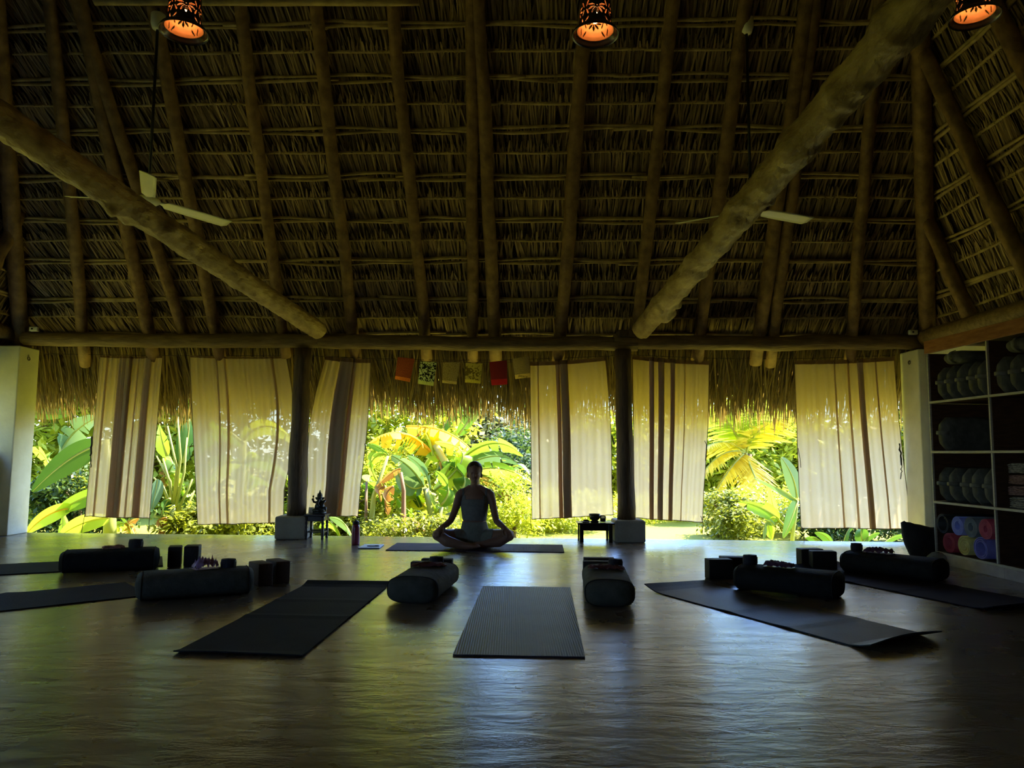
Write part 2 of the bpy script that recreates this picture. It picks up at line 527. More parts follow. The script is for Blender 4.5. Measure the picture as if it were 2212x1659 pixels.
# opaque thatch body
zt = DT + 0.03
uw = lambda ang: zt / math.cos(ang)
def shell():
    wF, wS = WR + uw(SL), WR + uw(SS)
    we = wF - 0.52 * T1           # eave height
    vF = 0.52
    uRe, uLe = UR + (wS - we) / T2, UL - (wS - we) / T2
    vB = -DB - 0.52
    wr = wF + (DB / 2) * T1
    uRr, uLr = UR + (wS - wr) / T2, UL - (wS - wr) / T2
    vs = [uvw(uLe, vF, we), uvw(uRe, vF, we), uvw(uRe, vB, we), uvw(uLe, vB, we), uvw(uLr, -DB / 2, wr), uvw(uRr, -DB / 2, wr)]
    top = [v + Vector((0, 0, 0.35)) + (v - uvw(-.5, -6, v.z)) * 0.02 for v in vs]
    mb = MB()
    mb.add(vs + top, [(0, 1, 5, 4), (1, 2, 5), (2, 3, 4, 5), (3, 0, 4), (6, 10, 11, 7), (7, 11, 8), (8, 11, 10, 9), (9, 10, 6),
                      (0, 6, 7, 1), (1, 7, 8, 2), (2, 8, 9, 3), (3, 9, 6, 0)])
    return mb
ceiling = shell().build('ceiling', 'thatch_back')
tag(ceiling, 'high hipped palm thatch roof seen from inside', kind='structure')

# ---- thatch courses
ROW0, ROWD = 0.06, 0.465         # tie rows along the slope
def add_blade(mb, p, d, side, nrm, L, wd, curl=0.0, bend=0.0):
    q = [p, p + d * (L * 0.5) + nrm * bend, p + d * L + nrm * (bend * 2 + curl)]
    w = [wd * 0.75, wd, wd * 0.35]
    mb.strip([[c - side * (k / 2), c + side * (k / 2)] for c, k in zip(q, w)])
def course(mb, S, a0, a1, t, slant, dens=0.0105, stubs=True):
    a = a0
    while a < a1:
        an = slant + random.gauss(0, 0.11)
        d = (-S.up * math.cos(an) + S.a * math.sin(an)).normalized()
        side = d.cross(S.n).normalized()
        tw = rnd(-0.7, 0.7)
        side = (side * math.cos(tw) + S.n * math.sin(tw))
        L = rnd(0.36, 0.58)
        add_blade(mb, S.p(a, t + rnd(-0.01, 0.05), rnd(0.078, 0.100)), d, side, S.n, L, rnd(0.012, 0.026), 0.02, 0.012)
        a += rnd(0.5, 1.5) * dens
    if stubs:
        a = a0
        while a < a1:
            an = slant * 0.7 + random.gauss(0, 0.12)
            d = (S.up * math.cos(an) - S.a * math.sin(an)).normalized()
            side = d.cross(S.n).normalized()
            tw = rnd(-0.5, 0.5)
            side = side * math.cos(tw) + S.n * math.sin(tw)
            add_blade(mb, S.p(a, t, rnd(0.062, 0.075)), d, side, S.n, rnd(0.07, 0.135), rnd(0.012, 0.024), 0.0, 0.004)
            a += rnd(0.6, 1.4) * 0.034
NROW = 13
mbF, mbR, mbL = MB(), MB(), MB()
for i in range(-1, NROW):
    t = ROW0 + i * ROWD
    w0 = UL + kF * t * 0 - 0.25 + kF * max(t, -0.4)
    a0, a1 = UL - 0.2 + kF * t, UR + 0.2 - kF * t
    # blades lean with the fan of rafters on the left, run straight on the right
    nseg = 12
    for k in range(nseg):
        b0, b1 = lerp(a0, a1, k / nseg), lerp(a0, a1, (k + 1) / nseg)
        course(mbF, FRONT, b0, b1, t, lerp(0.30, -0.03, min(1, k / 8)), stubs=i >= 0)
    if i < 11:
        course(mbR, RIGHT, -0.25 + kS * t, 4.6, t, -0.12, 0.012, stubs=i >= 0)
        course(mbL, LEFT, -0.25 + kS * t, 4.0, t, 0.12, 0.013, stubs=i >= 0)
for mb in (mbF, mbR, mbL):
    tag(mb.build('thatch_leaves', 'thatch', ceiling), 'dry palm leaf blades tied in courses', kind='stuff')

# ---- battens: a tied single stick and a loose pair of sticks for each course
def stick(S, a0, a1, t, h, r, wob, seed, nm='batten'):
    L = a1 - a0
    n = max(5, int(L / 0.22))
    pts = [S.p(lerp(a0, a1, i / n), t + wob * noise.noise(Vector((lerp(a0, a1, i / n) * 1.1 + seed, seed * 2.1, 0))), h + 0.006 * noise.noise(Vector((i * .5, seed, 3)))) for i in range(n + 1)]
    rr = [r * (0.85 + 0.35 * (noise.noise(Vector((i * .4 + seed, 5, 1))) + .5)) for i in range(n + 1)]
    o = MB().tube(pts, rr, 7).build(nm, 'batten_wood', ceiling, smooth=True)
    return o
bindmb = MB()
def wraps(S, a0, a1, t, dens):
    a = a0
    while a < a1:
        an = rnd(-0.5, 0.5)
        c = S.p(a, t, 0.082)
        ring = []
        ax = (S.a * math.cos(an) + S.up * math.sin(an))
        for k in range(7):
            g = 2 * PI * k / 6
            ring.append(c + ax * rnd(-0.004, 0.004) + S.up * (0.017 * math.cos(g)) - S.n * (0.017 * math.sin(g)) + S.a * (0.01 * math.sin(g) * math.sin(an)))
        for k in range(6):
            bindmb.strip([[ring[k] - S.a * 0.006, ring[k] + S.a * 0.006], [ring[k + 1] - S.a * 0.006, ring[k + 1] + S.a * 0.006]])
        if random.random() < 0.35:
            d = (-S.up + S.a * rnd(-1, 1)).normalized()
            bindmb.strip([[c - S.n * .017 - S.a * .004, c - S.n * .017 + S.a * .004], [c + d * rnd(.03, .07) - S.n * .025, c + d * rnd(.03, .07) - S.n * .025 + S.a * .004]])
        a += rnd(0.6, 1.5) * dens
def batten_rows(S, lo, hi, n0, n1, cuts):
    for i in range(n0, n1):
        t = ROW0 + i * ROWD
        a0, a1 = lo(t), hi(t)
        if i >= 0:
            c = [a0] + sorted(lerp(a0, a1, (k + rnd(.6, 1.4)) / (cuts + 1)) for k in range(cuts)) + [a1]
            for k in range(len(c) - 1):
                stick(S, c[k] - .06, c[k + 1] + .06, t, 0.080, 0.0145, 0.02, rnd(0, 90))
            wraps(S, a0, a1, t, 0.055 if S is FRONT else 0.07)
        td = t + 0.22
        for off in (-0.017, 0.019):
            c = [a0] + sorted(lerp(a0, a1, (k + rnd(.5, 1.5)) / (cuts + 1)) for k in range(cuts)) + [a1]
            for k in range(len(c) - 1):
                stick(S, c[k] - .08, c[k + 1] + .08, td + off, 0.083, rnd(0.0145, 0.019), 0.045, rnd(0, 90))
batten_rows(FRONT, lambda t: UL + .02 + kF * t, lambda t: UR - .02 - kF * t, -1, 11, 3)
batten_rows(RIGHT, lambda t: .05 + kS * t, lambda t: 4.7, 0, 9, 1)
batten_rows(LEFT, lambda t: .05 + kS * t, lambda t: 3.6, 0, 9, 0)
tag(bindmb.build('binding', 'binding', ceiling), 'palm strips knotted round the battens', kind='stuff')

# ---- rafters
def rafter(S, pa, pb, r=0.064, ext_lo=0.0, ext_hi=0.0, n=16, nm='rafter'):
    """pa lower, pb upper: points on the rafter plane"""
    d = (pb - pa)
    A, B = pa - d.normalized() * ext_lo, pb + d.normalized() * ext_hi
    sd = rnd(0, 50)
    side = d.cross(S.n).normalized()
    pts = [lerp(A, B, i / n) + side * (0.022 * noise.noise(Vector((i * .33, sd, 0)))) for i in range(n + 1)]
    MB().tube(pts, [r * lerp(1.06, .9, i / n) for i in range(n + 1)], 12, rough=0.16, seed=sd).build(nm, 'rafter_wood', ceiling, smooth=True)
RAF = [((186, 780), (107, 0)), ((330, 768), (178, 40)), ((402, 735), (165, 0)), ((474, 766), (330, 5)), ((616, 760), (516, 0)), ((768, 766), (680, 0)),
       ((924, 766), (846, 0)), ((1021, 768), (1018, 0)), ((1071, 768), (1033, 0)), ((1206, 770), (1262, 100)), ((1372, 735), (1455, 0)), ((1506, 768), (1612, 0)),
       ((1632, 775), (1744, 0)), ((1664, 780), (1765, 0)), ((1836, 770), (1893, 100))]
for k, (a, b) in enumerate(RAF):
    pa, pb = onplane(*a, FRONT.o, FRONT.n), onplane(*b, FRONT.o, FRONT.n)
    rafter(FRONT, pa, pb, rnd(0.058, 0.07), 0.06, 1.6)
for a in (0.75, 1.75, 2.75, 3.75):
    rafter(RIGHT, RIGHT.p(a, -0.25), RIGHT.p(max(a, 0) + (0.1 if a < 2 else 0), min(7.0, (a + .15) / kS)), 0.07)
    rafter(LEFT, LEFT.p(a, -0.25), LEFT.p(a, min(7.0, (a + .15) / kS)), 0.07)
def hip(S, sgn):
    pts = [uvw((UR if sgn > 0 else UL) - sgn * (w - WR) / T2, -(w - WR) / T1, w) for w in (1.95, 2.4, 4.0, 6.0, 8.0)]
    MB().tube(pts, [0.09, .09, .085, .08, .075], 12, rough=.15, seed=sgn + 3).build('hip_rafter', 'rafter_wood', ceiling, smooth=True)
hip(RIGHT, 1); hip(LEFT, -1)
# horizontal tie pole high on the front slope
pa, pb = onplane(205, 3, FRONT.o - FRONT.n * .13, FRONT.n), onplane(905, 4, FRONT.o - FRONT.n * .13, FRONT.n)
n = 14
MB().tube([lerp(pa, pb, i / n) for i in range(n + 1)], 0.035, 9, rough=.2, seed=4).build('tie_pole', 'batten_wood', ceiling, smooth=True)

# ---- hanging eave fringe
leafmat('fringe_leaf', (0.11, 0.08, 0.034), (0.40, 0.29, 0.115), trans=.3, rough=.7, scale=6, tint=1.3)
def fringe(mb, S, a0, a1, dens, layers, dropfun):
    for ly in range(layers):
        a = a0
        while a < a1:
            h = 0.085 + 0.03 * ly + rnd(-.01, .01)
            t0 = -0.30 - 0.10 * ly + rnd(-.08, .05)
            p = S.p(a, t0, h)
            an = random.gauss(0.0, 0.13) + 0.18 * noise.noise(Vector((a * 2.2, ly * 3.1, S.o.x)))
            outw = (-S.up).normalized()
            d = (outw * 0.55 + Vector((0, 0, -1)) * (0.5 + .12 * ly) + S.a * math.tan(an)).normalized()
            side = d.cross(S.n).normalized()
            tw = rnd(-0.8, 0.8)
            side = side * math.cos(tw) + S.n * math.sin(tw)
            L = dropfun(a) * rnd(0.72, 1.12)
            wd = rnd(0.009, 0.020)
            q = [p, p + d * (L * .5), p + d * (L * .82) + Vector((0, 0, -.012)), p + d * L + Vector((0, 0, -.03))]
            w = [wd, wd, wd * .7, wd * .12]
            mb.strip([[c - side * (k / 2), c + side * (k / 2)] for c, k in zip(q, w)])
            a += rnd(.5, 1.5) * dens
def drop_front(a):
    return 0.66 + 0.15 * noise.noise(Vector((a * 1.15 + 3.3, 0.2, 0))) + 0.05 * noise.noise(Vector((a * 4.0, 1.2, 0)))
mb = MB()
fringe(mb, FRONT, UL - .35, UR + .4, 0.0075, 5, drop_front)
tag(mb.build('eave_fringe', 'fringe_leaf', ceiling), 'ragged fringe of dry palm leaves hanging at the front eave', kind='stuff')
mb = MB()
fringe(mb, LEFT, -.5, 8.0, 0.016, 2, lambda a: .12 if 0 < a < 5 else .5)
fringe(mb, RIGHT, -.5, 8.0, 0.016, 2, lambda a: .55)
tag(mb.build('eave_fringe', 'fringe_leaf', ceiling), 'ragged fringe of dry palm leaves hanging at the side eaves', kind='stuff')
# ================================================================ CURTAINS
def cloth_mat(name, col, trans_col, clear=0.10, tl=0.55):
    m, n, l, b = nmat(name)
    tc = n.new('ShaderNodeTexCoord')
    mp = n.new('ShaderNodeMapping'); mp.inputs['Scale'].default_value = (1, 1, 1)
    l.new(tc.outputs['Object'], mp.inputs[0])
    nz = n.new('ShaderNodeTexNoise'); nz.inputs['Scale'].default_value = 160; nz.inputs['Detail'].default_value = 2
    l.new(mp.outputs[0], nz.inputs['Vector'])
    r = ramp(n, tuple(c * 0.9 for c in col), col, 0.35, 0.65)
    l.new(nz.outputs['Fac'], r.inputs[0])
    l.new(r.outputs[0], b.inputs['Base Color'])
    b.inputs['Roughness'].default_value = 0.9
    b.inputs['Specular IOR Level'].default_value = 0.1
    t = n.new('ShaderNodeBsdfTranslucent'); t.inputs[0].default_value = (*trans_col, 1)
    tr = n.new('ShaderNodeBsdfTransparent'); tr.inputs[0].default_value = (1, .97, .9, 1)
    m1 = n.new('ShaderNodeMixShader'); m1.inputs[0].default_value = tl
    l.new(b.outputs[0], m1.inputs[1]); l.new(t.outputs[0], m1.inputs[2])
    m2 = n.new('ShaderNodeMixShader'); m2.inputs[0].default_value = clear
    l.new(m1.outputs[0], m2.inputs[1]); l.new(tr.outputs[0], m2.inputs[2])
    l.new(m2.outputs[0], n['Material Output'].inputs[0])
    return m
cloth_mat('curtain_cotton', (0.76, 0.64, 0.44), (0.79, 0.60, 0.39))
cloth_mat('curtain_header', (0.26, 0.17, 0.09), (0.30, 0.19, 0.10), clear=0.0, tl=0.3)
pmat('strap_brown', (0.035, 0.022, 0.014), (0.06, 0.04, 0.025), rough=0.8, scale=20)
CY_ = 8.46
def curtain(label, TL, TR, BR, BL, zones, seed, mids=(0.0, 0.0), header=True, straps=(), cords=(), ripple=0.009, nrip=26):
    """TL..BL: corner pixels; zones: (centre fraction, half-width fraction, layers) of gathered folds; mids: side bulge"""
    y = CY_ - 0.025 * ((TL[0] + TR[0]) / 2 - CXP) / FPX * 8.45
    ctl, ctr, cbr, cbl = [at(*p, y) for p in (TL, TR, BR, BL)]
    base = Vector(((cbl.x + cbr.x) / 2, y, (cbl.z + cbr.z) / 2))
    t = thing('curtain', label, 'curtain', base, 0, 'cream cotton curtains between the posts')
    # path of the cloth across the width: list of (fraction, depth layer)
    path = []
    f = 0.0
    zs = sorted(zones)
    N = 90
    for (c, h, ly) in zs:
        k = max(2, int((c - h - f) * N))
        path += [(lerp(f, c - h, i / k), 0.0, 1.0) for i in range(k)]
        m = max(5, int(2 * h * N * 0.7))
        for L in range(ly):
            rng = range(m) if L % 2 == 0 else range(m, 0, -1)
            path += [(lerp(c - h, c + h, i / m), -0.007 * L, 0.7) for i in rng]
        f = c + h
    k = max(2, int((1 - f) * N))
    path += [(lerp(f, 1, i / k), 0.0, 1.0) for i in range(k + 1)]
    rows = []
    R = 26
    for j in range(R + 1):
        q = j / R
        row = []
        for i, (fx, dl, rw) in enumerate(path):
            le = lerp(ctl, cbl, q) + Vector((mids[0] * math.sin(PI * min(1, q * 1.25)) * (1 if q < .8 else 1), 0, 0))
            ri = lerp(ctr, cbr, q) + Vector((mids[1] * math.sin(PI * min(1, q * 1.25)), 0, 0))
            p = lerp(le, ri, fx)
            sag = -0.012 * math.sin(PI * fx) * (1 - q)
            amp = ripple * lerp(1.15, 0.55, q) * rw
            d = amp * math.sin(fx * nrip * 2 * PI + 5.5 * noise.noise(Vector((fx * 5, seed, 0)))) + 0.03 * q * noise.noise(Vector((fx * 3.1, q * .8, seed)))
            d += 0.012 * noise.noise(Vector((fx * 17, q * 1.2, seed + 9)))
            hemz = 0.010 * noise.noise(Vector((fx * 6, seed, 4))) * q
            row.append(p - base + Vector((0, -d + dl, sag + hemz)))
        rows.append(row)
    MB().strip(rows).build('cloth', 'curtain_cotton', t, smooth=True)
    w0 = 0.045 if header else 0.02
    hd = [[p + Vector((0, -0.004, 0.022)) for p in rows[0]], [p + Vector((0, -0.005, -w0 + .022)) for p in rows[0]]]
    MB().strip(hd).build('header_band', 'curtain_header', t, smooth=True)
    MB().tube(rows[-1], 0.0042, 5).build('hem', 'curtain_header', t, smooth=True)
    for e in (0, -1):
        MB().tube([r[e] for r in rows], 0.0036, 5).build('side_hem', 'curtain_header', t, smooth=True)
    for (pa, pb, w) in straps:
        a, b = at(*pa, y - .02) - base, at(*pb, y - .02) - base
        n = 7
        MB().tube([lerp(a, b, i / n) + Vector((0.012 * noise.noise(Vector((i * .8, seed, 2))), 0, 0)) for i in range(n + 1)],
                  [(w * (0.6 + .5 * (noise.noise(Vector((i * 1.3, seed, 5))) + .5)), .004) for i in range(n + 1)], 6).build('tie_strap', 'strap_brown', t, smooth=True)
    for pts in cords:
        MB().tube([at(*p, y - .01) - base for p in pts], 0.0035, 5).build('tie_cord', 'strap_brown', t, smooth=True)
    return t
curtain('narrow cream curtain nearest the left white pillar, with two dark fold bands', (216, 772), (351, 773), (323, 1119), (184, 1116),
        ((.13, .012, 3), (.39, .06, 5), (.49, .035, 7), (.62, .012, 3), (.78, .055, 5)), 1.0,
        straps=(((199, 943), (196, 985), .013), ((196, 985), (197, 1010), .006)), cords=(((184, 1108), (180, 1128), (176, 1151)), ((323, 1110), (321, 1151))), ripple=.008, nrip=16, header=False)
curtain('wide cream curtain left of the statuette post with one thin dark fold line', (410, 772), (619, 774), (612, 1129), (426, 1133),
        ((.27, .008, 3), (.36, .01, 3), (.845, .009, 5)), 2.0, mids=(0.0, 0.10), straps=(), cords=(((416, 957), (409, 968), (412, 995)),), ripple=.006, nrip=17, header=False)
curtain('cream curtain behind the statuette with a broad dark gathered fold', (703, 773), (801, 780), (773, 1116), (656, 1111),
        ((.50, .135, 9), (.67, .03, 5)), 3.0, mids=(-0.07, 0.02), cords=(((788, 958), (791, 975), (790, 1000)), ((713, 1108), (685, 1106), (660, 1112))), ripple=.006, nrip=10)
curtain('cream curtain above the low black table with one dark fold band, pale below', (1145, 786), (1308, 775), (1325, 1112), (1149, 1122),
        ((.36, .025, 5), (.44, .05, 9), (.10, .008, 3)), 4.0, mids=(0, .02), cords=(((1146, 1110), (1147, 1135), (1149, 1152)), ((1145, 952), (1142, 958))), straps=(((1322, 940), (1326, 960), .008),), ripple=.004, nrip=12)
curtain('cream curtain right of the low table post with three dark fold stripes', (1366, 772), (1532, 784), (1517, 1128), (1371, 1119),
        ((.245, .03, 7), (.37, .035, 9), (.52, .028, 7), (.68, .008, 3)), 5.0, mids=(0, .015), cords=(((1522, 952), (1526, 960), (1524, 995)), ((1514, 1115), (1519, 1130), (1517, 1155))), ripple=.004, nrip=14)
curtain('wide cream curtain beside the right white pillar with a narrow brown fold', (1716, 783), (1932, 775), (1967, 1142), (1731, 1141),
        ((.395, .01, 3), (.53, .012, 3), (.645, .024, 7), (.80, .007, 5)), 6.0, mids=(0, -.01), straps=(((1943, 958), (1948, 1005), .011), ((1948, 1005), (1946, 1035), .006)),
        cords=(((1724, 968), (1728, 990), (1730, 1010)), ((1732, 1138), (1736, 1155), (1738, 1172)), ((1964, 1128), (1975, 1132), (1983, 1150))), ripple=.004, nrip=16)
def wire(pa, pb, y, sag, label, mat='strap_brown', r=0.003):
    a, b = at(*pa, y), at(*pb, y)
    n = 12
    o = MB().tube([lerp(a, b, i / n) - a + Vector((0, 0, -sag * math.sin(PI * i / n))) for i in range(n + 1)], r, 5).build('curtain_wire', mat, smooth=True, loc=a)
    return tag(o, label, 'wire', 'wires carrying the curtains')
wire((92, 764), (640, 768), CY_ + .12, .012, 'thin curtain wire from the left white pillar to the statuette post')
wire((660, 768), (1340, 768), CY_ + .02, .055, 'thin curtain wire between the two wooden posts, sagging')
wire((1352, 766), (1958, 766), CY_ - .05, .05, 'thin curtain wire from the low table post to the right pillar')

# ================================================================ PRINTED FLAGS ON A STRING
FY = 8.37
def flag_mat(name, ground, ink, scale, style, lo=.42, hi=.5):
    m, n, l, b = nmat(name)
    tc = n.new('ShaderNodeTexCoord')
    if style == 'maze':
        x = n.new('ShaderNodeTexNoise'); x.inputs['Scale'].default_value = scale; x.inputs['Detail'].default_value = 0.5; x.inputs['Distortion'].default_value = 1.6
        out = x.outputs['Fac']
    elif style == 'rings':
        x = n.new('ShaderNodeTexWave'); x.wave_type = 'RINGS'; x.rings_direction = 'Y'; x.inputs['Scale'].default_value = scale; x.inputs['Distortion'].default_value = 7; x.inputs['Detail'].default_value = 2; x.inputs['Detail Scale'].default_value = 1.4
        out = x.outputs['Fac']
    else:
        x = n.new('ShaderNodeTexVoronoi'); x.feature = 'DISTANCE_TO_EDGE'; x.inputs['Scale'].default_value = scale
        out = x.outputs['Distance']
    l.new(tc.outputs['Object'], x.inputs['Vector'])
    r = ramp(n, ink, ground, lo, hi)
    l.new(out, r.inputs[0])
    l.new(r.outputs[0], b.inputs['Base Color'])
    b.inputs['Roughness'].default_value = 0.9
    t = n.new('ShaderNodeBsdfTranslucent')
    l.new(r.outputs[0], t.inputs[0])
    ms = n.new('ShaderNodeMixShader'); ms.inputs[0].default_value = 0.45
    l.new(b.outputs[0], ms.inputs[1]); l.new(t.outputs[0], ms.inputs[2])
    l.new(ms.outputs[0], n['Material Output'].inputs[0])
def band_mat(name, c, ink):
    flag_mat(name, c, ink, 95, 'maze', .36, .42)
flag_mat('flag_orange', (0.42, 0.10, 0.04), (0.16, 0.035, 0.02), 34, 'rings', .3, .7)
band_mat('band_orange', (0.80, 0.22, 0.04), (0.55, .14, .03))
flag_mat('flag_pale', (0.50, 0.58, 0.40), (0.008, 0.01, 0.006), 30, 'maze', .47, .52)
band_mat('band_pale', (0.62, 0.66, 0.28), (0.35, .4, .12))
flag_mat('flag_tan', (0.36, 0.28, 0.14), (0.17, 0.12, 0.05), 60, 'edges', .0, .12)
band_mat('band_tan', (0.66, 0.52, 0.24), (0.40, .18, .07))
flag_mat('flag_olive', (0.34, 0.28, 0.09), (0.10, 0.075, 0.02), 17, 'maze', .42, .5)
band_mat('band_olive', (0.55, 0.46, 0.08), (0.36, .28, .05))
flag_mat('flag_crimson', (0.22, 0.02, 0.035), (0.09, 0.012, 0.03), 42, 'rings', .3, .7)
band_mat('band_crimson', (0.42, 0.02, 0.03), (0.30, .015, .02))
flag_mat('flag_beige', (0.52, 0.40, 0.22), (0.035, 0.02, 0.03), 48, 'rings', .35, .6)
band_mat('band_beige', (0.70, 0.50, 0.20), (0.62, .44, .17))
def flag(label, tl, tr, br, bl, key, band=0.16, dark_band=False, text=None, seed=0):
    P = [at(*p, FY) for p in (tl, tr, br, bl)]
    base = (P[0] + P[1]) / 2
    t = thing('flag', label, 'flag', base, 0, 'printed cloth flags on a string')
    def sheet(q0, q1, dy):
        rows = []
        for j in range(9):
            q = lerp(q0, q1, j / 8)
            rows.append([lerp(lerp(P[0], P[3], q), lerp(P[1], P[2], q), i / 8) - base + Vector((0, dy - 0.035 * q * math.sin(seed + i / 8 * 2.6) - .02 * q, 0)) for i in range(9)])
        return rows
    MB().strip(sheet(0, 1 - band, 0)).build('printed_panel', 'flag_' + key, t, smooth=True)
    bd = MB().strip(sheet(1 - band, 1, 0)).build('lower_band', 'band_' + key, t, smooth=True)
    bd['label'] = 'plain coloured lower band with faint lettering'
    if text:
        cu = bpy.data.curves.new('lettering', 'FONT')
        cu.body = text
        cu.size = 0.045
        cu.align_x = 'CENTER'
        cu.extrude = 0.0004
        tmp = bpy.data.objects.new('tmp', cu)
        COL.objects.link(tmp)
        me = bpy.data.meshes.new_from_object(tmp.evaluated_get(bpy.context.evaluated_depsgraph_get()))
        bpy.data.objects.remove(tmp)
        me.name = 'lettering'
        me.materials.clear(); me.materials.append(MATS['strap_brown'])
        o = bpy.data.objects.new('lettering', me)
        COL.objects.link(o)
        o.parent = bd
        c = lerp(lerp(P[0], P[3], .96), lerp(P[1], P[2], .96), .5) - base
        o.location = c + Vector((0, -0.066, -0.004))
        o.rotation_euler = (PI / 2, -math.atan2(br[1] - bl[1], br[0] - bl[0]), 0)
    return t
flag('orange printed flag, leftmost on the string', (859, 771), (896, 775), (886, 826), (854, 820), 'orange', .15, seed=.4)
flag('pale flag with bold black scroll print and a lime band', (907, 781), (944, 782), (936, 834), (904, 830), 'pale', .15, seed=1.2)
flag('tan flag with fine brown print, third on the string', (957, 783), (994, 782), (986, 830), (956, 828), 'tan', .13, seed=2.1)
flag('olive flag with dark horizontal lines above a yellow band', (1006, 784), (1042, 785), (1038, 829), (1005, 827), 'olive', .15, seed=.9)
flag('dark crimson printed flag with a plain red band', (1057, 782), (1095, 778), (1096, 830), (1062, 833), 'crimson', .24, seed=2.6)
flag('beige flag with an oval black print and a word on its band', (1107, 775), (1143, 769), (1146, 815), (1113, 820), 'beige', .2, text='peace', seed=1.6)
a, b_ = at(800, 777, FY + .01), at(1150, 782, FY + .01)
o = MB().tube([lerp(a, b_, i / 12) - a + Vector((0, 0, -.012 * math.sin(PI * i / 12))) for i in range(13)], 0.0022, 5).build('flag_string', 'strap_brown', smooth=True, loc=a)
tag(o, 'thin dark string carrying the six printed flags', 'string')

# ================================================================ MATS, BOLSTERS, BLOCKS
def rubber(name, c, rough=.55, spec=.45, ribs=0.0):
    m, n, l, b = nmat(name)
    tc = n.new('ShaderNodeTexCoord')
    nz = n.new('ShaderNodeTexNoise'); nz.inputs['Scale'].default_value = 5; nz.inputs['Detail'].default_value = 6
    l.new(tc.outputs['Object'], nz.inputs['Vector'])
    r = ramp(n, tuple(k * .75 for k in c), tuple(k * 1.25 for k in c))
    l.new(nz.outputs['Fac'], r.inputs[0]); l.new(r.outputs[0], b.inputs['Base Color'])
    b.inputs['Roughness'].default_value = rough
    b.inputs['Specular IOR Level'].default_value = spec
    bp = n.new('ShaderNodeBump'); bp.inputs['Strength'].default_value = 0.45; bp.inputs['Distance'].default_value = 0.004
    if ribs:
        w = n.new('ShaderNodeTexWave'); w.bands_direction = 'X'; w.inputs['Scale'].default_value = ribs; w.inputs['Distortion'].default_value = 0.6
        l.new(tc.outputs['Object'], w.inputs['Vector'])
        l.new(w.outputs['Fac'], bp.inputs['Height'])
    else:
        z = n.new('ShaderNodeTexNoise'); z.inputs['Scale'].default_value = 120
        l.new(tc.outputs['Object'], z.inputs['Vector']); l.new(z.outputs['Fac'], bp.inputs['Height'])
    l.new(bp.outputs[0], b.inputs['Normal'])
rubber('mat_plum', (0.0360, 0.0240, 0.0440), .5, .38, 26)
rubber('mat_slate', (0.0108, 0.0132, 0.0150), .75, .12)
rubber('mat_blue', (0.0110, 0.0250, 0.0400), .5, .35)
rubber('mat_violet', (0.0120, 0.0096, 0.0204), .75, .12)
rubber('mat_teacher', (0.0510, 0.0300, 0.0630), .75, .12, 26)
rubber('mat_brown', (0.0210, 0.0168, 0.0168), .75, .12)
def mat_slab(label, A, B, C, D, mat, lift=None, th=0.006, nu=10, nv=28):
    """A near left, B near right, C far right, D far left on the floor; lift(u,v) raises the sheet"""
    base = (A + B + C + D) / 4
    base.z = 0
    def P(u, v):
        q = lerp(lerp(A, B, u), lerp(D, C, u), v)
        return Vector((q.x, q.y, 0)) - base + Vector((0, 0, (lift(u, v) if lift else 0) + 0.0015 * (noise.noise(Vector((u * 3, v * 7, A.x))) + 1)))
    top = [[P(i / nu, j / nv) + Vector((0, 0, th)) for i in range(nu + 1)] for j in range(nv + 1)]
    bot = [[P(i / nu, j / nv) for i in range(nu + 1)] for j in range(nv + 1)]
    mb = MB()
    mb.strip(top)
    mb.strip([r[::-1] for r in bot])
    for e0, e1 in (((top[0]), (bot[0])), (bot[-1], top[-1])):
        mb.strip([e0[::-1], e1[::-1]] if False else [e1, e0])
    mb.strip([[r[0] for r in top], [r[0] for r in bot]])
    mb.strip([[r[-1] for r in bot], [r[-1] for r in top]])
    # weld
    me_o = mb.build('yoga_mat', mat, smooth=False, loc=base)
    bm = bmesh.new(); bm.from_mesh(me_o.data)
    bmesh.ops.remove_doubles(bm, verts=bm.verts, dist=1e-5)
    bmesh.ops.recalc_face_normals(bm, faces=bm.faces)
    bm.to_mesh(me_o.data); bm.free()
    return tag(me_o, label, 'mat', 'yoga mats laid out in a fan')
def ridge(v, c, w, h):
    return h * math.exp(-((v - c) / w) ** 2)
mat_slab('dark plum ribbed yoga mat in the middle foreground, pointing at the seated person', fl(978, 1417), fl(1264, 1422), fl(1232, 1271), fl(1043, 1268), 'mat_plum')
mat_slab('dark slate yoga mat left of the plum mat, its far end curled up', fl(374, 1413), fl(652, 1420), fl(843, 1264), fl(664, 1262), 'mat_slate',
         lambda u, v: 0.022 * max(0, (v - .93) / .07) ** 1.5 + ridge(v, .42, .015, .007) + ridge(v, .68, .012, .004) + 0.012 * max(0, (.03 - v) / .03) * (1 - abs(u - .3)))
FLc, NLc, NRc = fl(1392, 1274), fl(1882, 1408), fl(2036, 1381)
mat_slab('dark blue yoga mat with both ends curled, under the bolster by the right blocks', NLc, NRc, FLc + (NRc - NLc), FLc, 'mat_blue',
         lambda u, v: 0.035 * max(0, (v - .92) / .08) ** 1.4 * (1 - .4 * u) + 0.05 * max(0, (.07 - v) / .07) ** 1.5 * (.55 + .45 * math.sin(u * 2.8)) + ridge(v, .55, .02, .006) + ridge(v, .30, .02, .007))
FL2, NL2 = fl(1690, 1230), fl(2165, 1327)
d = (NL2 - FL2); d = d / d.length
NL2 = FL2 + d * 1.78
pr = Vector((-d.y, d.x, 0)); pr = pr if pr.x > 0 else -pr
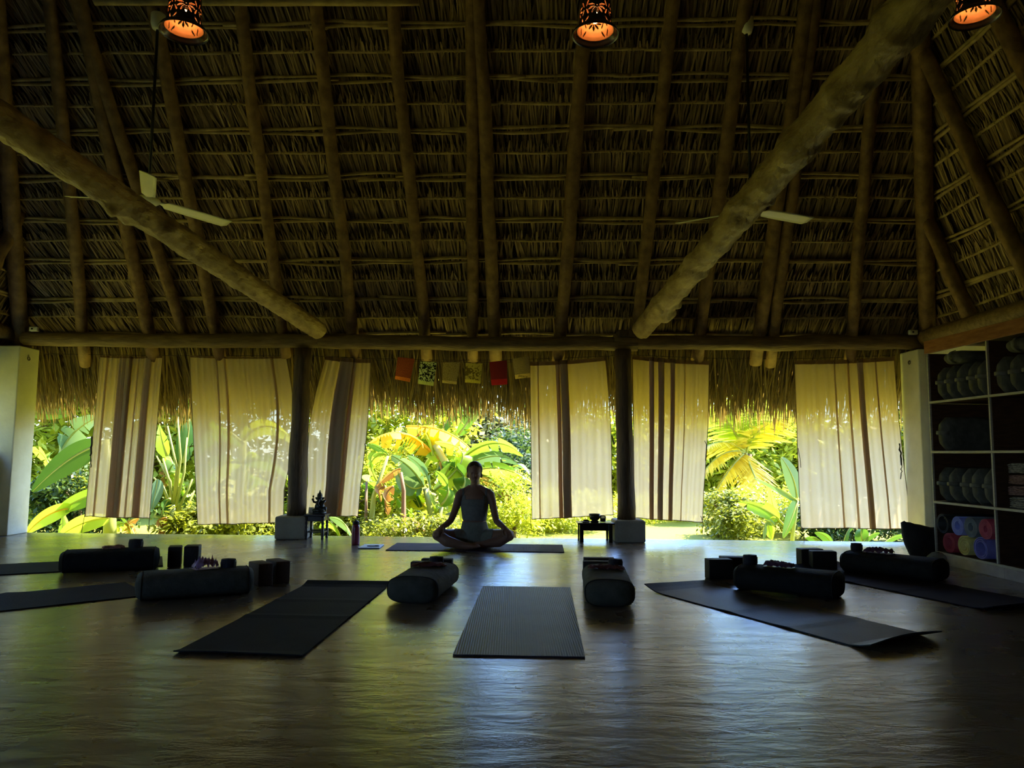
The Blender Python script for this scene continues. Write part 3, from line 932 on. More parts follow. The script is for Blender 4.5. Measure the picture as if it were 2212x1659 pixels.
mat_slab('dark violet yoga mat in front of the shelving, running out of the frame', NL2, NL2 + pr * .61, FL2 + pr * .61, FL2, 'mat_violet',
         lambda u, v: 0.03 * max(0, (v - .93) / .07) ** 1.4 + ridge(v, .6, .02, .006) + ridge(v, .4, .02, .006) + 0.03 * max(0, (.06 - v) / .06) ** 1.5)
def left_mat(label, nb, nt, fb, ft, mat, L):
    """nb/nt: near-side points at the frame edge, fb/ft: far end"""
    A, B = fl(*nb), fl(*fb)
    dv = (A - B).normalized()
    pv = Vector((-dv.y, dv.x, 0)); pv = pv if pv.y > 0 else -pv
    mat_slab(label, B + dv * L, B + dv * L + pv * .60, B + pv * .60, B, mat, lambda u, v: ridge(v, .62, .02, .012) * u)
left_mat('dark grey yoga mat at the far left, running out of the frame', (0, 1243), (0, 1218), (352, 1224), (345, 1205), 'mat_slate', 1.8)
left_mat('dark brown yoga mat at the left edge, second from the back', (0, 1322), (0, 1285), (320, 1287), (300, 1252), 'mat_brown', 1.8)
mat_slab('purple yoga mat under the seated person', fl(833, 1189.5), fl(1219, 1194), fl(1215, 1178), fl(858, 1174), 'mat_teacher')

pmat('bolster_grey', (0.060, 0.060, 0.046), (0.095, 0.094, 0.076), rough=0.85, scale=14, bump=0.4, bscale=40, spec=0.15)
pmat('bolster_dark', (0.010, 0.011, 0.012), (0.018, 0.019, 0.020), rough=0.85, scale=14, bump=0.4, bscale=40, spec=0.15)
pmat('bolster_piping', (0.012, 0.013, 0.013), (0.02, 0.02, 0.02), rough=0.9, scale=14)
def sqr(cx, n, w, h, e=3.1):
    out = []
    for k in range(n):
        a = 2 * PI * k / n
        c, s = math.cos(a), math.sin(a)
        out.append((w / 2 * math.copysign(abs(c) ** (2 / e), c), h / 2 * math.copysign(abs(s) ** (2 / e), s)))
    return out
def bolster_mesh(L, W_, H_, seed, n=36, m=24):
    """soft pillow: rounded box section along x, resting on z=0"""
    mb = MB()
    prof = []
    for i in range(m + 1):
        t = i / m
        x = -L / 2 + L * t
        ed = min(t, 1 - t) * L
        q = 1.0 if ed > 0.05 else (0.80 + 0.20 * math.sqrt(max(0, 1 - ((0.05 - ed) / 0.05) ** 2)))
        prof.append((x, q))
    rings = []
    for (x, q) in prof:
        r = []
        for (a, b) in sqr(0, n, W_ * q, H_ * q):
            k = 1 + 0.02 * noise.noise(Vector((x * 5, a * 8, b * 8 + seed)))
            z = b * k + H_ / 2
            r.append((x, a * k, max(z, 0.0)))
        rings.append(r)
    vs = [p for r in rings for p in r]
    fs = [(i * n + k, i * n + (k + 1) % n, (i + 1) * n + (k + 1) % n, (i + 1) * n + k) for i in range(m) for k in range(n)]
    mb.add(vs, fs)
    for i, sx in ((0, -1), (m, 1)):
        o = len(mb.v)
        c = (prof[i][0] + sx * 0.012, 0, H_ / 2)
        mb.v.append(c)
        for k in range(n):
            a, b = i * n + k, i * n + (k + 1) % n
            mb.f.append((a, b, o) if sx > 0 else (b, a, o))
    return mb, rings
def bolster(label, A, B, mat, z=0.0, W_=0.33, H_=0.165, group='bolsters beside the mats', name='bolster'):
    A, B = Vector(A), Vector(B)
    L = (B - A).length
    c = (A + B) / 2
    rz = math.atan2(B.y - A.y, B.x - A.x)
    t = thing(name, label, 'bolster', (c.x, c.y, z), rz, group)
    mb, rings = bolster_mesh(L, W_, H_, A.x)
    mb.build('cover', mat, t, smooth=True)
    for r in (rings[1], rings[-2]):
        MB().tube([Vector(p) * 1.0 for p in r] + [Vector(r[0])], 0.004, 5, cap=False).build('piping', 'bolster_piping', t, smooth=True)
    return t
def side_line(pa, pb, W_=0.33, zz=0.0):
    """front-bottom edge pixels -> axis end points, pushed away from the camera by half the width"""
    A, B = fl(*pa, zz), fl(*pb, zz)
    d = (B - A).normalized()
    p = Vector((-d.y, d.x, 0)); p = p if p.y > 0 else -p
    return A + p * W_ * .46, B + p * W_ * .46
MATZ = 0.009
b1 = bolster('dark bolster at the far left carrying a pale rose eye pillow', *side_line((124, 1243), (340, 1232)), 'bolster_dark', z=.001)
b2 = bolster('dark grey bolster at the left carrying a crumpled lilac eye pillow', *side_line((292, 1303), (548, 1285)), 'bolster_grey')
b3 = bolster('grey bolster seen end on between the slate mat and the plum mat', fl(888, 1305), fl(944, 1262), 'bolster_grey')
b4 = bolster('grey bolster seen end on at the right of the plum mat', fl(1318, 1313), fl(1305, 1266), 'bolster_grey', W_=.31)
b5 = bolster('dark bolster lying on the dark blue mat', *side_line((1582, 1275), (1808, 1300)), 'bolster_dark', z=.001)
b6 = bolster('dark bolster in front of the shelving on the violet mat', *side_line((1812, 1236), (2024, 1262)), 'bolster_dark', z=.001)

pmat('foam_black', (0.014, 0.011, 0.010), (0.024, 0.019, 0.017), rough=0.6, scale=30, bump=0.3, bscale=120)
pmat('cork_brown', (0.05, 0.025, 0.018), (0.09, 0.045, 0.03), rough=0.65, scale=60, bump=0.3, bscale=120)
def block(label, px, py, size, rz, mat='foam_black', dz=0.0):
    p = fl(px, py, dz)
    o = MB().box((0, 0, size[2] / 2), size).build('yoga_block', mat, smooth=True, bevel=0.008, bseg=3, loc=(p.x, p.y, dz), rz=rz)
    return tag(o, label, 'block', 'foam yoga blocks')
block('black yoga block standing on end, left of its twin near the far left bolster', 377, 1222, (.10, .15, .16), .35)
block('black yoga block standing on end, right of its twin near the far left bolster', 415, 1220, (.115, .15, .16), .25)
block('dark brown yoga block right behind the end of the grey bolster with the lilac pillow', 562, 1262, (.105, .2, .155), .70, 'cork_brown')
block('dark brown yoga block, rightmost of the pair by the grey bolster with the lilac pillow', 590, 1262 - 6, (.105, .2, .155), .70, 'cork_brown')
bpy.data.objects['yoga_block.003'].location.x += 0.03
block('black yoga block behind the bolster left of the plum mat, front of two', 922, 1258, (.235, .075, .15), -.08)
block('black yoga block behind the bolster left of the plum mat, rear of two', 944, 1250, (.235, .075, .15), -.05)
block('black yoga block behind the bolster right of the plum mat, front of two', 1296, 1258, (.25, .075, .155), -.06)
block('black yoga block behind the bolster right of the plum mat, rear of two', 1294, 1249, (.235, .075, .155), -.02)
block('black yoga block on the dark blue mat, left of its twin', 1553, 1250, (.19, .10, .15), .12, dz=0.0)
block('black yoga block on the dark blue mat, right of its twin beside the bolster', 1584, 1244, (.20, .10, .15), -.05, dz=0.0)
block('black yoga block on the violet mat, left of its twin', 1750, 1223, (.20, .10, .15), .12)
block('black yoga block on the violet mat, right of its twin', 1778, 1229, (.20, .10, .15), -.05)

pmat('strap_navy', (0.012, 0.012, 0.018), (0.022, 0.021, 0.03), rough=0.7, scale=60, bump=.3, bscale=90)
pmat('silk_lilac', (0.34, 0.20, 0.36), (0.55, 0.36, 0.55), rough=0.5, scale=20)
pmat('silk_rose', (0.24, 0.11, 0.13), (0.36, 0.18, 0.20), rough=0.5, scale=20)
pmat('silk_maroon', (0.075, 0.024, 0.022), (0.14, 0.045, 0.04), rough=0.55, scale=20)
pmat('silk_plum', (0.05, 0.022, 0.05), (0.09, 0.04, 0.09), rough=0.5, scale=20)
def strap_roll(label, p, r=.046, h=.062, rz=0.0, tilt=0.0):
    t = thing('yoga_strap', label, 'strap', p, rz, 'rolled straps on the bolsters')
    mb = MB()
    rows_o, n = [], 90
    outer, inner = [], []
    for i in range(n + 1):
        a = i / n * 2 * PI * 5
        rr = lerp(r, r * .3, i / n)
        outer.append(Vector((rr * math.cos(a), rr * math.sin(a) * .8, 0)))
    mb.strip([[q + Vector((0, 0, 0.0)) for q in outer], [q * 1.04 + Vector((0, 0, h * .55)) for q in outer], [q * .92 + Vector((0, 0, h)) for q in outer]])
    mb.build('webbing', 'strap_navy', t, solid=0.005)
    MB().box((r * .9, 0, h * .5), (.012, .03, h * .7)).build('buckle', 'black_paint', t, bevel=.003)
    return t
def eye_pillow(label, p, L, wd, hh, mat, rz, seed, crumple=0.012, roll=0.0):
    mb = MB()
    n, m = 22, 12
    top, bot = [], []
    for i in range(n + 1):
        u = i / n * 2 - 1
        tr, br = [], []
        for j in range(m + 1):
            v = j / m * 2 - 1
            puff = (max(0, 1 - u ** 4) * max(0, 1 - v ** 4)) ** .6
            x, y = u * L / 2 * (1 - .04 * v * v), v * wd / 2
            k = crumple * noise.noise(Vector((u * 2.8, v * 2.2, seed))) + crumple * .5 * noise.noise(Vector((u * 7, v * 5, seed)))
            z = 0.004 + hh * puff + abs(k) * 1.6
            tr.append((x, y, z)); br.append((x, y, 0.002 if puff < .3 else 0.0))
        top.append(tr); bot.append(br)
    mb.strip(top); mb.strip([r[::-1] for r in bot])
    o = mb.build('eye_pillow', mat, smooth=True, loc=p, rz=rz)
    bm = bmesh.new(); bm.from_mesh(o.data); bmesh.ops.remove_doubles(bm, verts=bm.verts, dist=.0035); bmesh.ops.recalc_face_normals(bm, faces=bm.faces); bm.to_mesh(o.data); bm.free()
    return tag(o, label, 'eye pillow', 'small eye pillows on the bolsters')
def on_bolster(b, px, H_=0.165, off=0.0):
    """point on the bolster's top axis at image column px"""
    best = None
    for i in range(-60, 61):
        q = b.matrix_basis @ Vector((i * .0065, off, H_ + .001))
        c = CAM_ROT.transposed() @ (q - CAMP)
        x = CXP + FPX * c.x / -c.z
        if best is None or abs(x - px) < best[0]:
            best = (abs(x - px), q)
    return best[1]
eye_pillow('pale rose eye pillow on the far left bolster', on_bolster(b1, 245), .16, .085, .012, 'silk_rose', b1.rotation_euler.z + .2, 1)
strap_roll('dark rolled strap on the far left bolster', on_bolster(b1, 293), .055, .065)
eye_pillow('crumpled lilac eye pillow on the grey bolster at the left', on_bolster(b2, 444), .15, .10, .03, 'silk_lilac', b2.rotation_euler.z + .3, 2, .045)
strap_roll('dark rolled strap on the grey bolster beside the lilac eye pillow', on_bolster(b2, 493), .05, .055)
eye_pillow('maroon eye pillow laid across the bolster left of the plum mat', b3.matrix_basis @ Vector((.10, 0, .166)), .24, .095, .016, 'silk_maroon', b3.rotation_euler.z - PI / 2 + .25, 3)
strap_roll('dark rolled strap behind the maroon pillow on the bolster left of the plum mat', b3.matrix_basis @ Vector((.235, -.02, .166)), .05, .045)
eye_pillow('maroon eye pillow laid across the bolster right of the plum mat', b4.matrix_basis @ Vector((.08, 0, .166)), .25, .095, .016, 'silk_maroon', b4.rotation_euler.z - PI / 2 - .12, 4)
strap_roll('dark rolled strap behind the maroon pillow on the bolster right of the plum mat', b4.matrix_basis @ Vector((.225, -.07, .166)), .05, .045)
strap_roll('dark rolled strap on the bolster of the dark blue mat', on_bolster(b5, 1620), .05, .065)
eye_pillow('crumpled plum eye pillow on the bolster of the dark blue mat', on_bolster(b5, 1682), .2, .11, .024, 'silk_plum', b5.rotation_euler.z, 5, .018)
strap_roll('dark rolled strap on the bolster in front of the shelving', on_bolster(b6, 1850), .045, .06)
eye_pillow('crumpled plum eye pillow on the bolster in front of the shelving', on_bolster(b6, 1899), .22, .11, .024, 'silk_plum', b6.rotation_euler.z, 6, .018)
# ================================================================ SHELVING WITH PROPS
pmat('shelf_edge', (0.33, 0.30, 0.24), (0.46, 0.42, 0.34), rough=0.6, scale=20, stretch=(1, 1, 6))
pmat('shelf_inner', (0.055, 0.026, 0.014), (0.10, 0.05, 0.028), rough=0.55, scale=10, stretch=(1, 1, 5))
pmat('fascia_wood', (0.20, 0.075, 0.025), (0.34, 0.14, 0.05), rough=0.5, scale=8, stretch=(1, 6, 6))
pmat('kick_board', (0.30, 0.25, 0.24), (0.46, 0.40, 0.38), rough=0.65, scale=7, stretch=(1, 3, 1), bump=.2, bscale=20)
SHO = Vector((3.775, 6.70, 0)); SHA = math.atan2(-1, 0.05)   # local +x runs along the front toward the camera
sh = thing('shelf_unit', 'tall dark open shelving with pale edges filled with yoga props', 'shelf', SHO, SHA)
# local: x along front (toward camera), y: + = left of direction = to the right in the picture? (checked: depth goes to +y)
SHW, SHD = 0.79, 0.56
ZS = [0.105, 0.545, 0.99, 1.435, 1.87]
NC = 4
E_ = 0.020
def sbox(x0, x1, y0, y1, z0, z1, nm, mat, bev=0.002, parent=sh):
    return MB().box(((x0 + x1) / 2, (y0 + y1) / 2, (z0 + z1) / 2), (x1 - x0, y1 - y0, z1 - z0)).build(nm, mat, parent, bevel=bev, bseg=1)
LT = NC * SHW
for k, z in enumerate(ZS[:-1]):
    bd = sbox(0.01, LT, 0.018, SHD, z - E_, z, 'shelf_board', 'shelf_inner')
    sbox(0.0, LT, 0, 0.018, z - E_, z, 'edge_strip', 'shelf_edge', parent=bd)
for c in range(NC + 1):
    x = c * SHW
    for k in range(4):
        z0, z1 = ZS[k] + .001, ZS[k + 1] - E_ - .001
        if k == 3: z1 = ZS[4]
        dv = sbox(x - (0.009 if c else 0), x + (0.009 if c else .018), 0.018, SHD, z0, z1, 'divider', 'shelf_inner')
        sbox(x - (0.009 if c else 0), x + (0.009 if c else .018), 0.001, 0.018, z0, z1, 'edge_strip', 'shelf_edge', parent=dv)
sbox(0, LT, SHD, SHD + .015, 0.0, ZS[4], 'back_panel', 'shelf_inner')
sbox(-.01, LT, -0.012, 0.012, ZS[4], 1.985, 'fascia', 'fascia_wood')
sbox(0, LT, .012, SHD, 1.95, 1.97, 'top_board', 'shelf_inner')
xk = 0.0
for w in (0.86, 0.29, .9, .6, .5):
    sbox(xk + .001, xk + w - .001, 0.004, 0.022, 0.0, ZS[0] - E_, 'kick_panel', 'kick_board'); xk += w
SHM = Matrix.Translation(SHO) @ Matrix.Rotation(SHA, 4, 'Z')
# stored bolsters: flat pillows pushed in end on, a carrying handle on the visible end
pmat('stored_grey', (0.055, 0.056, 0.046), (0.10, 0.10, 0.085), rough=0.9, scale=16, bump=.5, bscale=30)
pmat('handle_grey', (0.09, 0.09, 0.075), (0.14, 0.14, 0.12), rough=0.8, scale=30)
def make_stored(seed):
    t = thing('bolster', 'x', 'bolster', (0, 0, 0), 0, 'grey bolsters stored end on in the shelving')
    mb = MB()
    n, m = 24, 9
    for_r = []
    Wd, Ht, Ln = 0.112, 0.30, 0.50
    for i in range(m + 1):
        y = lerp(0.012, Ln, i / m)
        ed = min(i / m, 1 - i / m) * Ln
        q = 1.0 if ed > .06 else 0.62 + .38 * math.sqrt(max(0, 1 - ((.06 - ed) / .06) ** 2))
        ring = []
        for (a, b) in sqr(0, n, Wd * q, Ht * q, 2.6):
            k = 1 + 0.05 * noise.noise(Vector((a * 14, b * 9, y * 4 + seed)))
            ring.append((a * k, y, b * k + Ht / 2))
        for_r.append(ring)
    vs = [p for r in for_r for p in r]
    mb.add(vs, [(i * n + k, i * n + (k + 1) % n, (i + 1) * n + (k + 1) % n, (i + 1) * n + k) for i in range(m) for k in range(n)] + [tuple(range(n - 1, -1, -1)), tuple(range(m * n, m * n + n))])
    mb.build('cover', 'stored_grey', t, smooth=True)
    hp = [(-.058, .05, .155), (-.045, .012, .157), (-.02, -.014, .16), (.02, -.014, .16), (.045, .012, .157), (.058, .05, .155)]
    MB().tube(hp, [(.004, .017)] * 6, 8, up=(0, 0, 1)).build('handle', 'handle_grey', t, smooth=True)
    return t
proto_st = [make_stored(s) for s in (1.0, 5.0)]
used_st = [False, False]
def stored(cell, row, x, label, tilt=0.0, y=0.018, z=None, flat=False):
    k = random.randrange(2)
    o = proto_st[k] if not used_st[k] else copy_tree(proto_st[k])
    used_st[k] = True
    zz = ZS[row] if z is None else z
    M = SHM @ Matrix.Translation((cell * SHW + x, y, zz + (0.0 if not flat else 0.064)))
    if flat:
        M = M @ Matrix.Rotation(PI / 2, 4, 'Y') @ Matrix.Translation((0, 0, -.15))
    else:
        M = M @ Matrix.Rotation(tilt, 4, 'Y')
    o.matrix_world = M
    o['label'] = label
    return o
ORD = ['first', 'second', 'third', 'fourth', 'fifth', 'sixth']
for i, x in enumerate((.13, .25, .395, .535, .66)):
    stored(0, 3, x, f'grey stored bolster, {ORD[i]} from the pillar on the top shelf left cell', rnd(-.03, .03), y=.016 + rnd(0, .012))
stored(0, 3, .30, 'grey stored bolster lying flat on the others in the top left shelf cell', flat=True, z=ZS[3] + .302)
for i, x in enumerate((.10, .235, .385, .53, .665)):
    stored(1, 3, x, f'grey stored bolster, {ORD[i]} from the divider in the top right shelf cell', rnd(-.03, .03), y=.016 + rnd(0, .012))
stored(1, 3, .28, 'grey stored bolster lying flat on the others in the top right shelf cell', flat=True, z=ZS[3] + .302)
stored(0, 2, .115, 'lone grey stored bolster in the left cell of the second shelf from the top', .0)
stored(1, 2, .47, 'grey stored bolster in the right cell of the second shelf, nearer the divider', .0)
stored(1, 2, .61, 'grey stored bolster in the right cell of the second shelf, at the frame edge', .0)
for i, x in enumerate((.09, .235, .395, .53, .68)):
    stored(0, 1, x, f'grey stored bolster, {ORD[i]} from the pillar on the shelf above the rolled mats', rnd(-.06, .02), y=.016 + rnd(0, .01))
# rolled mats with spiral ends
def rolled_mat(label, cell, x, z, r, c, turns=4, hollow=.35, mat=None, squash=1.0):
    nm = 'roll_' + mat
    if nm not in MATS: pmat(nm, c, tuple(k * 1.3 for k in c), rough=.6, scale=20)
    pts = []
    n = int(turns * 22)
    for i in range(n + 1):
        a = i / n * turns * 2 * PI + 1.2
        rr = lerp(r, r * hollow, i / n)
        pts.append((rr * math.cos(a), rr * math.sin(a) * squash))
    y0, y1 = 0.002, 0.50
    t = thing('rolled_mat', label, 'mat', SHM @ Vector((cell * SHW + x, 0, z)), SHA, 'rolled yoga mats in the bottom shelf')
    mb = MB()
    mb.strip([[Vector((p[0], y, p[1] + r * squash)) for p in pts] for y in (y0, lerp(y0, y1, .5), y1)])
    mb.build('roll', nm, t, smooth=True, solid=min(.006, r * (1 - hollow) / turns * .55))
    return t
zb = ZS[0] + .004
rolled_mat('red rolled yoga mat at the left of the bottom row in the lowest shelf', 0, .20, zb, .085, (.30, .035, .05), 3.2, .55, 'red')
rolled_mat('yellow rolled yoga mat with an S shaped core in the lowest shelf', 0, .40, zb, .085, (.50, .42, .13), 3.0, .2, 'yellow')
rolled_mat('violet rolled yoga mat, rightmost of the bottom row in the lowest shelf', 0, .605, zb, .09, (.13, .12, .36), 2.2, .6, 'violet')
rolled_mat('black rolled yoga mat on top in the lowest shelf, nearest the pillar', 0, .125, zb + .158, .085, (.012, .012, .012), 2.0, .7, 'black')
rolled_mat('lavender blue rolled yoga mat on top in the lowest shelf', 0, .325, zb + .163, .08, (.18, .20, .50), 4, .45, 'lavender')
rolled_mat('grey rolled yoga mat on top in the lowest shelf', 0, .495, zb + .163, .085, (.11, .13, .14), 5, .38, 'grey')
rolled_mat('red rolled yoga mat on top in the lowest shelf, half behind the divider', 0, .675, zb + .168, .082, (.34, .04, .07), 5, .3, 'crimson')
rolled_mat('dark olive rolled yoga mat lying alone in the right cell of the lowest shelf', 1, .52, ZS[0] + .003, .08, (.05, .05, .025), 3, .6, 'olive')
# folded blankets
pmat('blanket_a', (0.03, 0.028, 0.03), (0.32, 0.29, 0.26), rough=.9, scale=40, stretch=(1, 1, 3))
pmat('blanket_b', (0.06, 0.02, 0.025), (0.26, 0.16, 0.15), rough=.9, scale=40, stretch=(1, 1, 3))
def blanket(label, x, z, w, h, mat, seed, depth=.42):
    mb = MB()
    n = 5
    prof = []
    for k in range(n):                     # soft folded layers: scalloped front profile
        z0, z1 = h * k / n, h * (k + 1) / n
        for a in (-90, -45, 0, 45, 90):
            prof.append((.025 - .016 * math.cos(math.radians(a)) + .006 * noise.noise(Vector((k, seed, 0))), (z0 + z1) / 2 + (z1 - z0) / 2 * math.sin(math.radians(a))))
    rows = []
    for i in range(13):
        u = i / 12 * 2 - 1
        q = 1 - .10 * abs(u) ** 4
        rows.append([Vector((u * w / 2, .02 + y + .012 * noise.noise(Vector((u * 2, zz * 9, seed))), zz * q + .006 * (noise.noise(Vector((u * 2.5, zz * 20, seed))) + .5))) for (y, zz) in prof] + [Vector((u * w / 2, depth, h * q)), Vector((u * w / 2, depth, 0)), Vector((u * w / 2, .03, 0))])
    mb.strip(rows)
    mb.f.append(tuple(range(len(rows[0])))); mb.f.append(tuple(range(12 * len(rows[0]) + len(rows[0]) - 1, 12 * len(rows[0]) - 1, -1)))
    o = mb.build('folded_blanket', mat, smooth=True)
    o.matrix_world = SHM @ Matrix.Translation((SHW + x, 0.01, z))
    return tag(o, label, 'blanket', 'folded woven blankets')
z = ZS[1] + .002
for i, (h, m) in enumerate(((.085, 'blanket_a'), (.07, 'blanket_b'), (.07, 'blanket_b'), (.075, 'blanket_a'))):
    blanket(f'folded woven blanket, {ORD[i]} from the bottom of the stack nearer the divider', .24, z, .25, h, m, i * 3.1); z += h + .014
z = ZS[1] + .002
for i, (h, m) in enumerate(((.08, 'blanket_a'), (.07, 'blanket_b'), (.075, 'blanket_a'), (.075, 'blanket_a'))):
    blanket(f'folded woven blanket, {ORD[i]} from the bottom of the stack at the frame edge', .52, z, .26, h, m, 20 + i * 3.7); z += h + .014

# dark bag slumped between the pillar and the shelving
pmat('bag_cloth', (0.012, 0.011, 0.012), (0.022, 0.02, 0.02), rough=.8, scale=12, bump=.5, bscale=18)
pmat('bag_lining', (0.20, 0.17, 0.14), (0.28, 0.24, 0.2), rough=.8, scale=12)
bgp = fl(2012, 1214)
bag = thing('bag', 'slumped dark cloth bag beside the shelving at the foot of the right pillar', 'bag', (bgp.x, bgp.y + .1, 0), .25, None)
mb = MB()
rows = []
for j, (z, w, d) in enumerate(((0.0, .10, .07), (.05, .135, .10), (.14, .17, .115), (.22, .20, .115), (.28, .225, .10), (.305, .21, .085), (.27, .17, .06), (.20, .12, .05))):
    rows.append([Vector((w * math.cos(2 * PI * k / 24) - .02 * math.sin(z * 9) + (.03 * (z - .2) if z > .2 else 0), d * math.sin(2 * PI * k / 24), z + .02 * noise.noise(Vector((k * .5, j, 0))) * (1 if j else 0) - (0.05 * math.cos(2 * PI * k / 24) if 3 < j < 6 else 0))) for k in range(25)])
mb.strip(rows)
mb.build('body', 'bag_cloth', bag, smooth=True)
MB().tube([(-.13, -.1, .20), (-.12, -.13, .11), (-.08, -.14, .03), (-.05, -.13, .012), (0, -.11, .03)], [(.012, .003)] * 5, 6).build('strap', 'bag_cloth', bag, smooth=True)
MB().strip([[Vector((.05 + .1 * i / 6, -.105 - .01 * math.sin(i), .26 - .17 * j / 5 + .03 * i / 6)) for i in range(7)] for j in range(6)]).build('lining_flap', 'bag_lining', bag, smooth=True, solid=.004)
m, n, l, b = nmat('plastic_film')
b.inputs['Base Color'].default_value = (.35, .37, .4, 1); b.inputs['Roughness'].default_value = .15; b.inputs['Alpha'].default_value = .55
mb = MB()
mb.ball((0, 0, .05), (.10, .07, .05), 18, 10)
mb.v = [tuple(Vector(p) * (1 + .22 * noise.noise(Vector(p) * 26)) if p[2] > .01 else p) for p in mb.v]
o = mb.build('plastic_bag', 'plastic_film', smooth=False, loc=(bgp.x + .0, bgp.y - .13, 0.0))
tag(o, 'crumpled clear plastic bag in front of the dark cloth bag', 'plastic bag')
# small white electric boxes on the beam ends
for (px, py, y, lab) in ((74, 711, 8.26, 'small white junction box on the beam above the left white pillar'), (1972, 718, 8.10, 'small white junction box on the beam above the right white pillar')):
    p = at(px, py, y)
    t = thing('junction_box', lab, 'electric box', p, 0, 'junction boxes on the beam ends')
    MB().box((0, 0, 0), (.09, .045, .05)).build('case', 'white_plaster', t, bevel=.006)
    MB().tube([(-.01, -.024, 0), (-.01, -.03, 0)], .01, 8).build('knob', 'black_paint', t)

# ================================================================ PENDANT LAMPS
m, n, l, b = nmat('bulb_glow')
e = n.new('ShaderNodeEmission'); e.inputs[0].default_value = (1.0, .62, .22, 1); e.inputs[1].default_value = 10
l.new(e.outputs[0], n['Material Output'].inputs[0])
pmat('terracotta', (0.42, 0.15, 0.055), (0.55, 0.22, 0.085), rough=0.6, scale=14, bump=.15, bscale=30)
pmat('glaze_dark_unlit', (0.025, 0.018, 0.012), (0.05, 0.035, 0.02), rough=0.25, scale=14, spec=.6)  # dark rim glaze; also paints the lampshade's unlit outside
def lamp_mesh():
    prof = [(.030, .335), (.05, .333), (.075, .318), (.092, .29), (.100, .24), (.102, .18), (.103, .12), (.106, .085), (.114, .055), (.124, .035)]
    # resample
    P = []
    for i in range(len(prof) - 1):
        a, b = Vector(prof[i]), Vector(prof[i + 1])
        k = max(2, int((b - a).length / .0042))
        P += [lerp(a, b, j / k) for j in range(k)]
    P.append(Vector(prof[-1]))
    seg = 168
    leaves = []
    for f in range(4):
        th0 = f * PI / 2 - PI / 2
        for k in range(7):
            an = -PI / 2 + (k - 3) * 0.62
            leaves.append((th0 + .036 * math.cos(an) / .1, .150 + .036 * math.sin(an), an, .023, .0068))
        leaves.append((th0, .150, 0, .0055, .0055))
        for sgn in (-1, 1):
            for (dz, ang) in ((.065, 1.15), (.12, 1.9), (.175, 1.2), (.235, 1.9)):
                leaves.append((th0 + PI / 4 + sgn * .17, dz, ang if sgn > 0 else PI - ang, .021, .0055))
    def inside(th, z):
        for (t0, z0, an, ln, wd) in leaves:
            dx = ((th - t0 + PI) % (2 * PI) - PI) * .1
            dz = z - z0
            if abs(dx) > .03 or abs(dz) > .03: continue
            u = dx * math.cos(an) + dz * math.sin(an); v = -dx * math.sin(an) + dz * math.cos(an)
            if (u / ln) ** 2 + abs(v / wd) ** 1.5 < 1: return True
        return False
    mb = MB()
    mb.v = [(p.x * math.cos(2 * PI * k / seg), p.x * math.sin(2 * PI * k / seg), p.y) for p in P for k in range(seg)]
    for i in range(len(P) - 1):
        zc = (P[i].y + P[i + 1].y) / 2
        for k in range(seg):
            if inside(2 * PI * (k + .5) / seg, zc): continue
            mb.f.append((i * seg + k, (i + 1) * seg + k, (i + 1) * seg + (k + 1) % seg, i * seg + (k + 1) % seg))
    return mb
def make_lamp():
    t = thing('pendant_lamp', 'x', 'lamp', (0, 0, 0), 0, 'pierced clay pendant lamps')
    sh_ = lamp_mesh().build('shade', 'glaze_dark_unlit', t, smooth=True, solid=.006)
    sh_.data.materials.append(MATS['terracotta'])
    sh_.modifiers[0].offset = -1; sh_.modifiers[0].material_offset = 1; sh_.modifiers[0].material_offset_rim = 1
    MB().lathe([(.121, .039), (.127, .04), (.142, .028), (.152, .010), (.153, .003), (.150, 0), (.140, .016), (.126, .03), (.121, .039)], 48, cap=False).build('rim', 'glaze_dark_unlit', t, smooth=True)
    MB().ball((0, 0, .125), (.028, .028, .036), 16, 10).build('bulb', 'bulb_glow', t, smooth=True)
    MB().lathe([(.012, .155), (.02, .16), (.02, .215), (.012, .22)], 14).build('socket', 'black_paint', t, smooth=True)
    MB().tube([(0, 0, .2), (0, 0, .6), (0, 0, 2.75)], .004, 6).build('cord', 'black_paint', t, smooth=True)
    return t
lamp0 = make_lamp()
for i, (px, py, Y, rz, lab) in enumerate(((397, 72, 4.6, .5, 'pierced clay pendant lamp glowing orange, above the left fan'), (1286, 78, 4.6, 0, 'pierced clay pendant lamp glowing orange, in the middle of the roof'), (2106, 40, 4.6, .9, 'pierced clay pendant lamp glowing orange, at the right roof corner'))):
    o = lamp0 if i == 0 else copy_tree(lamp0)
    o.location = at(px, py, Y)
    o.rotation_euler.z = rz
    o['label'] = lab

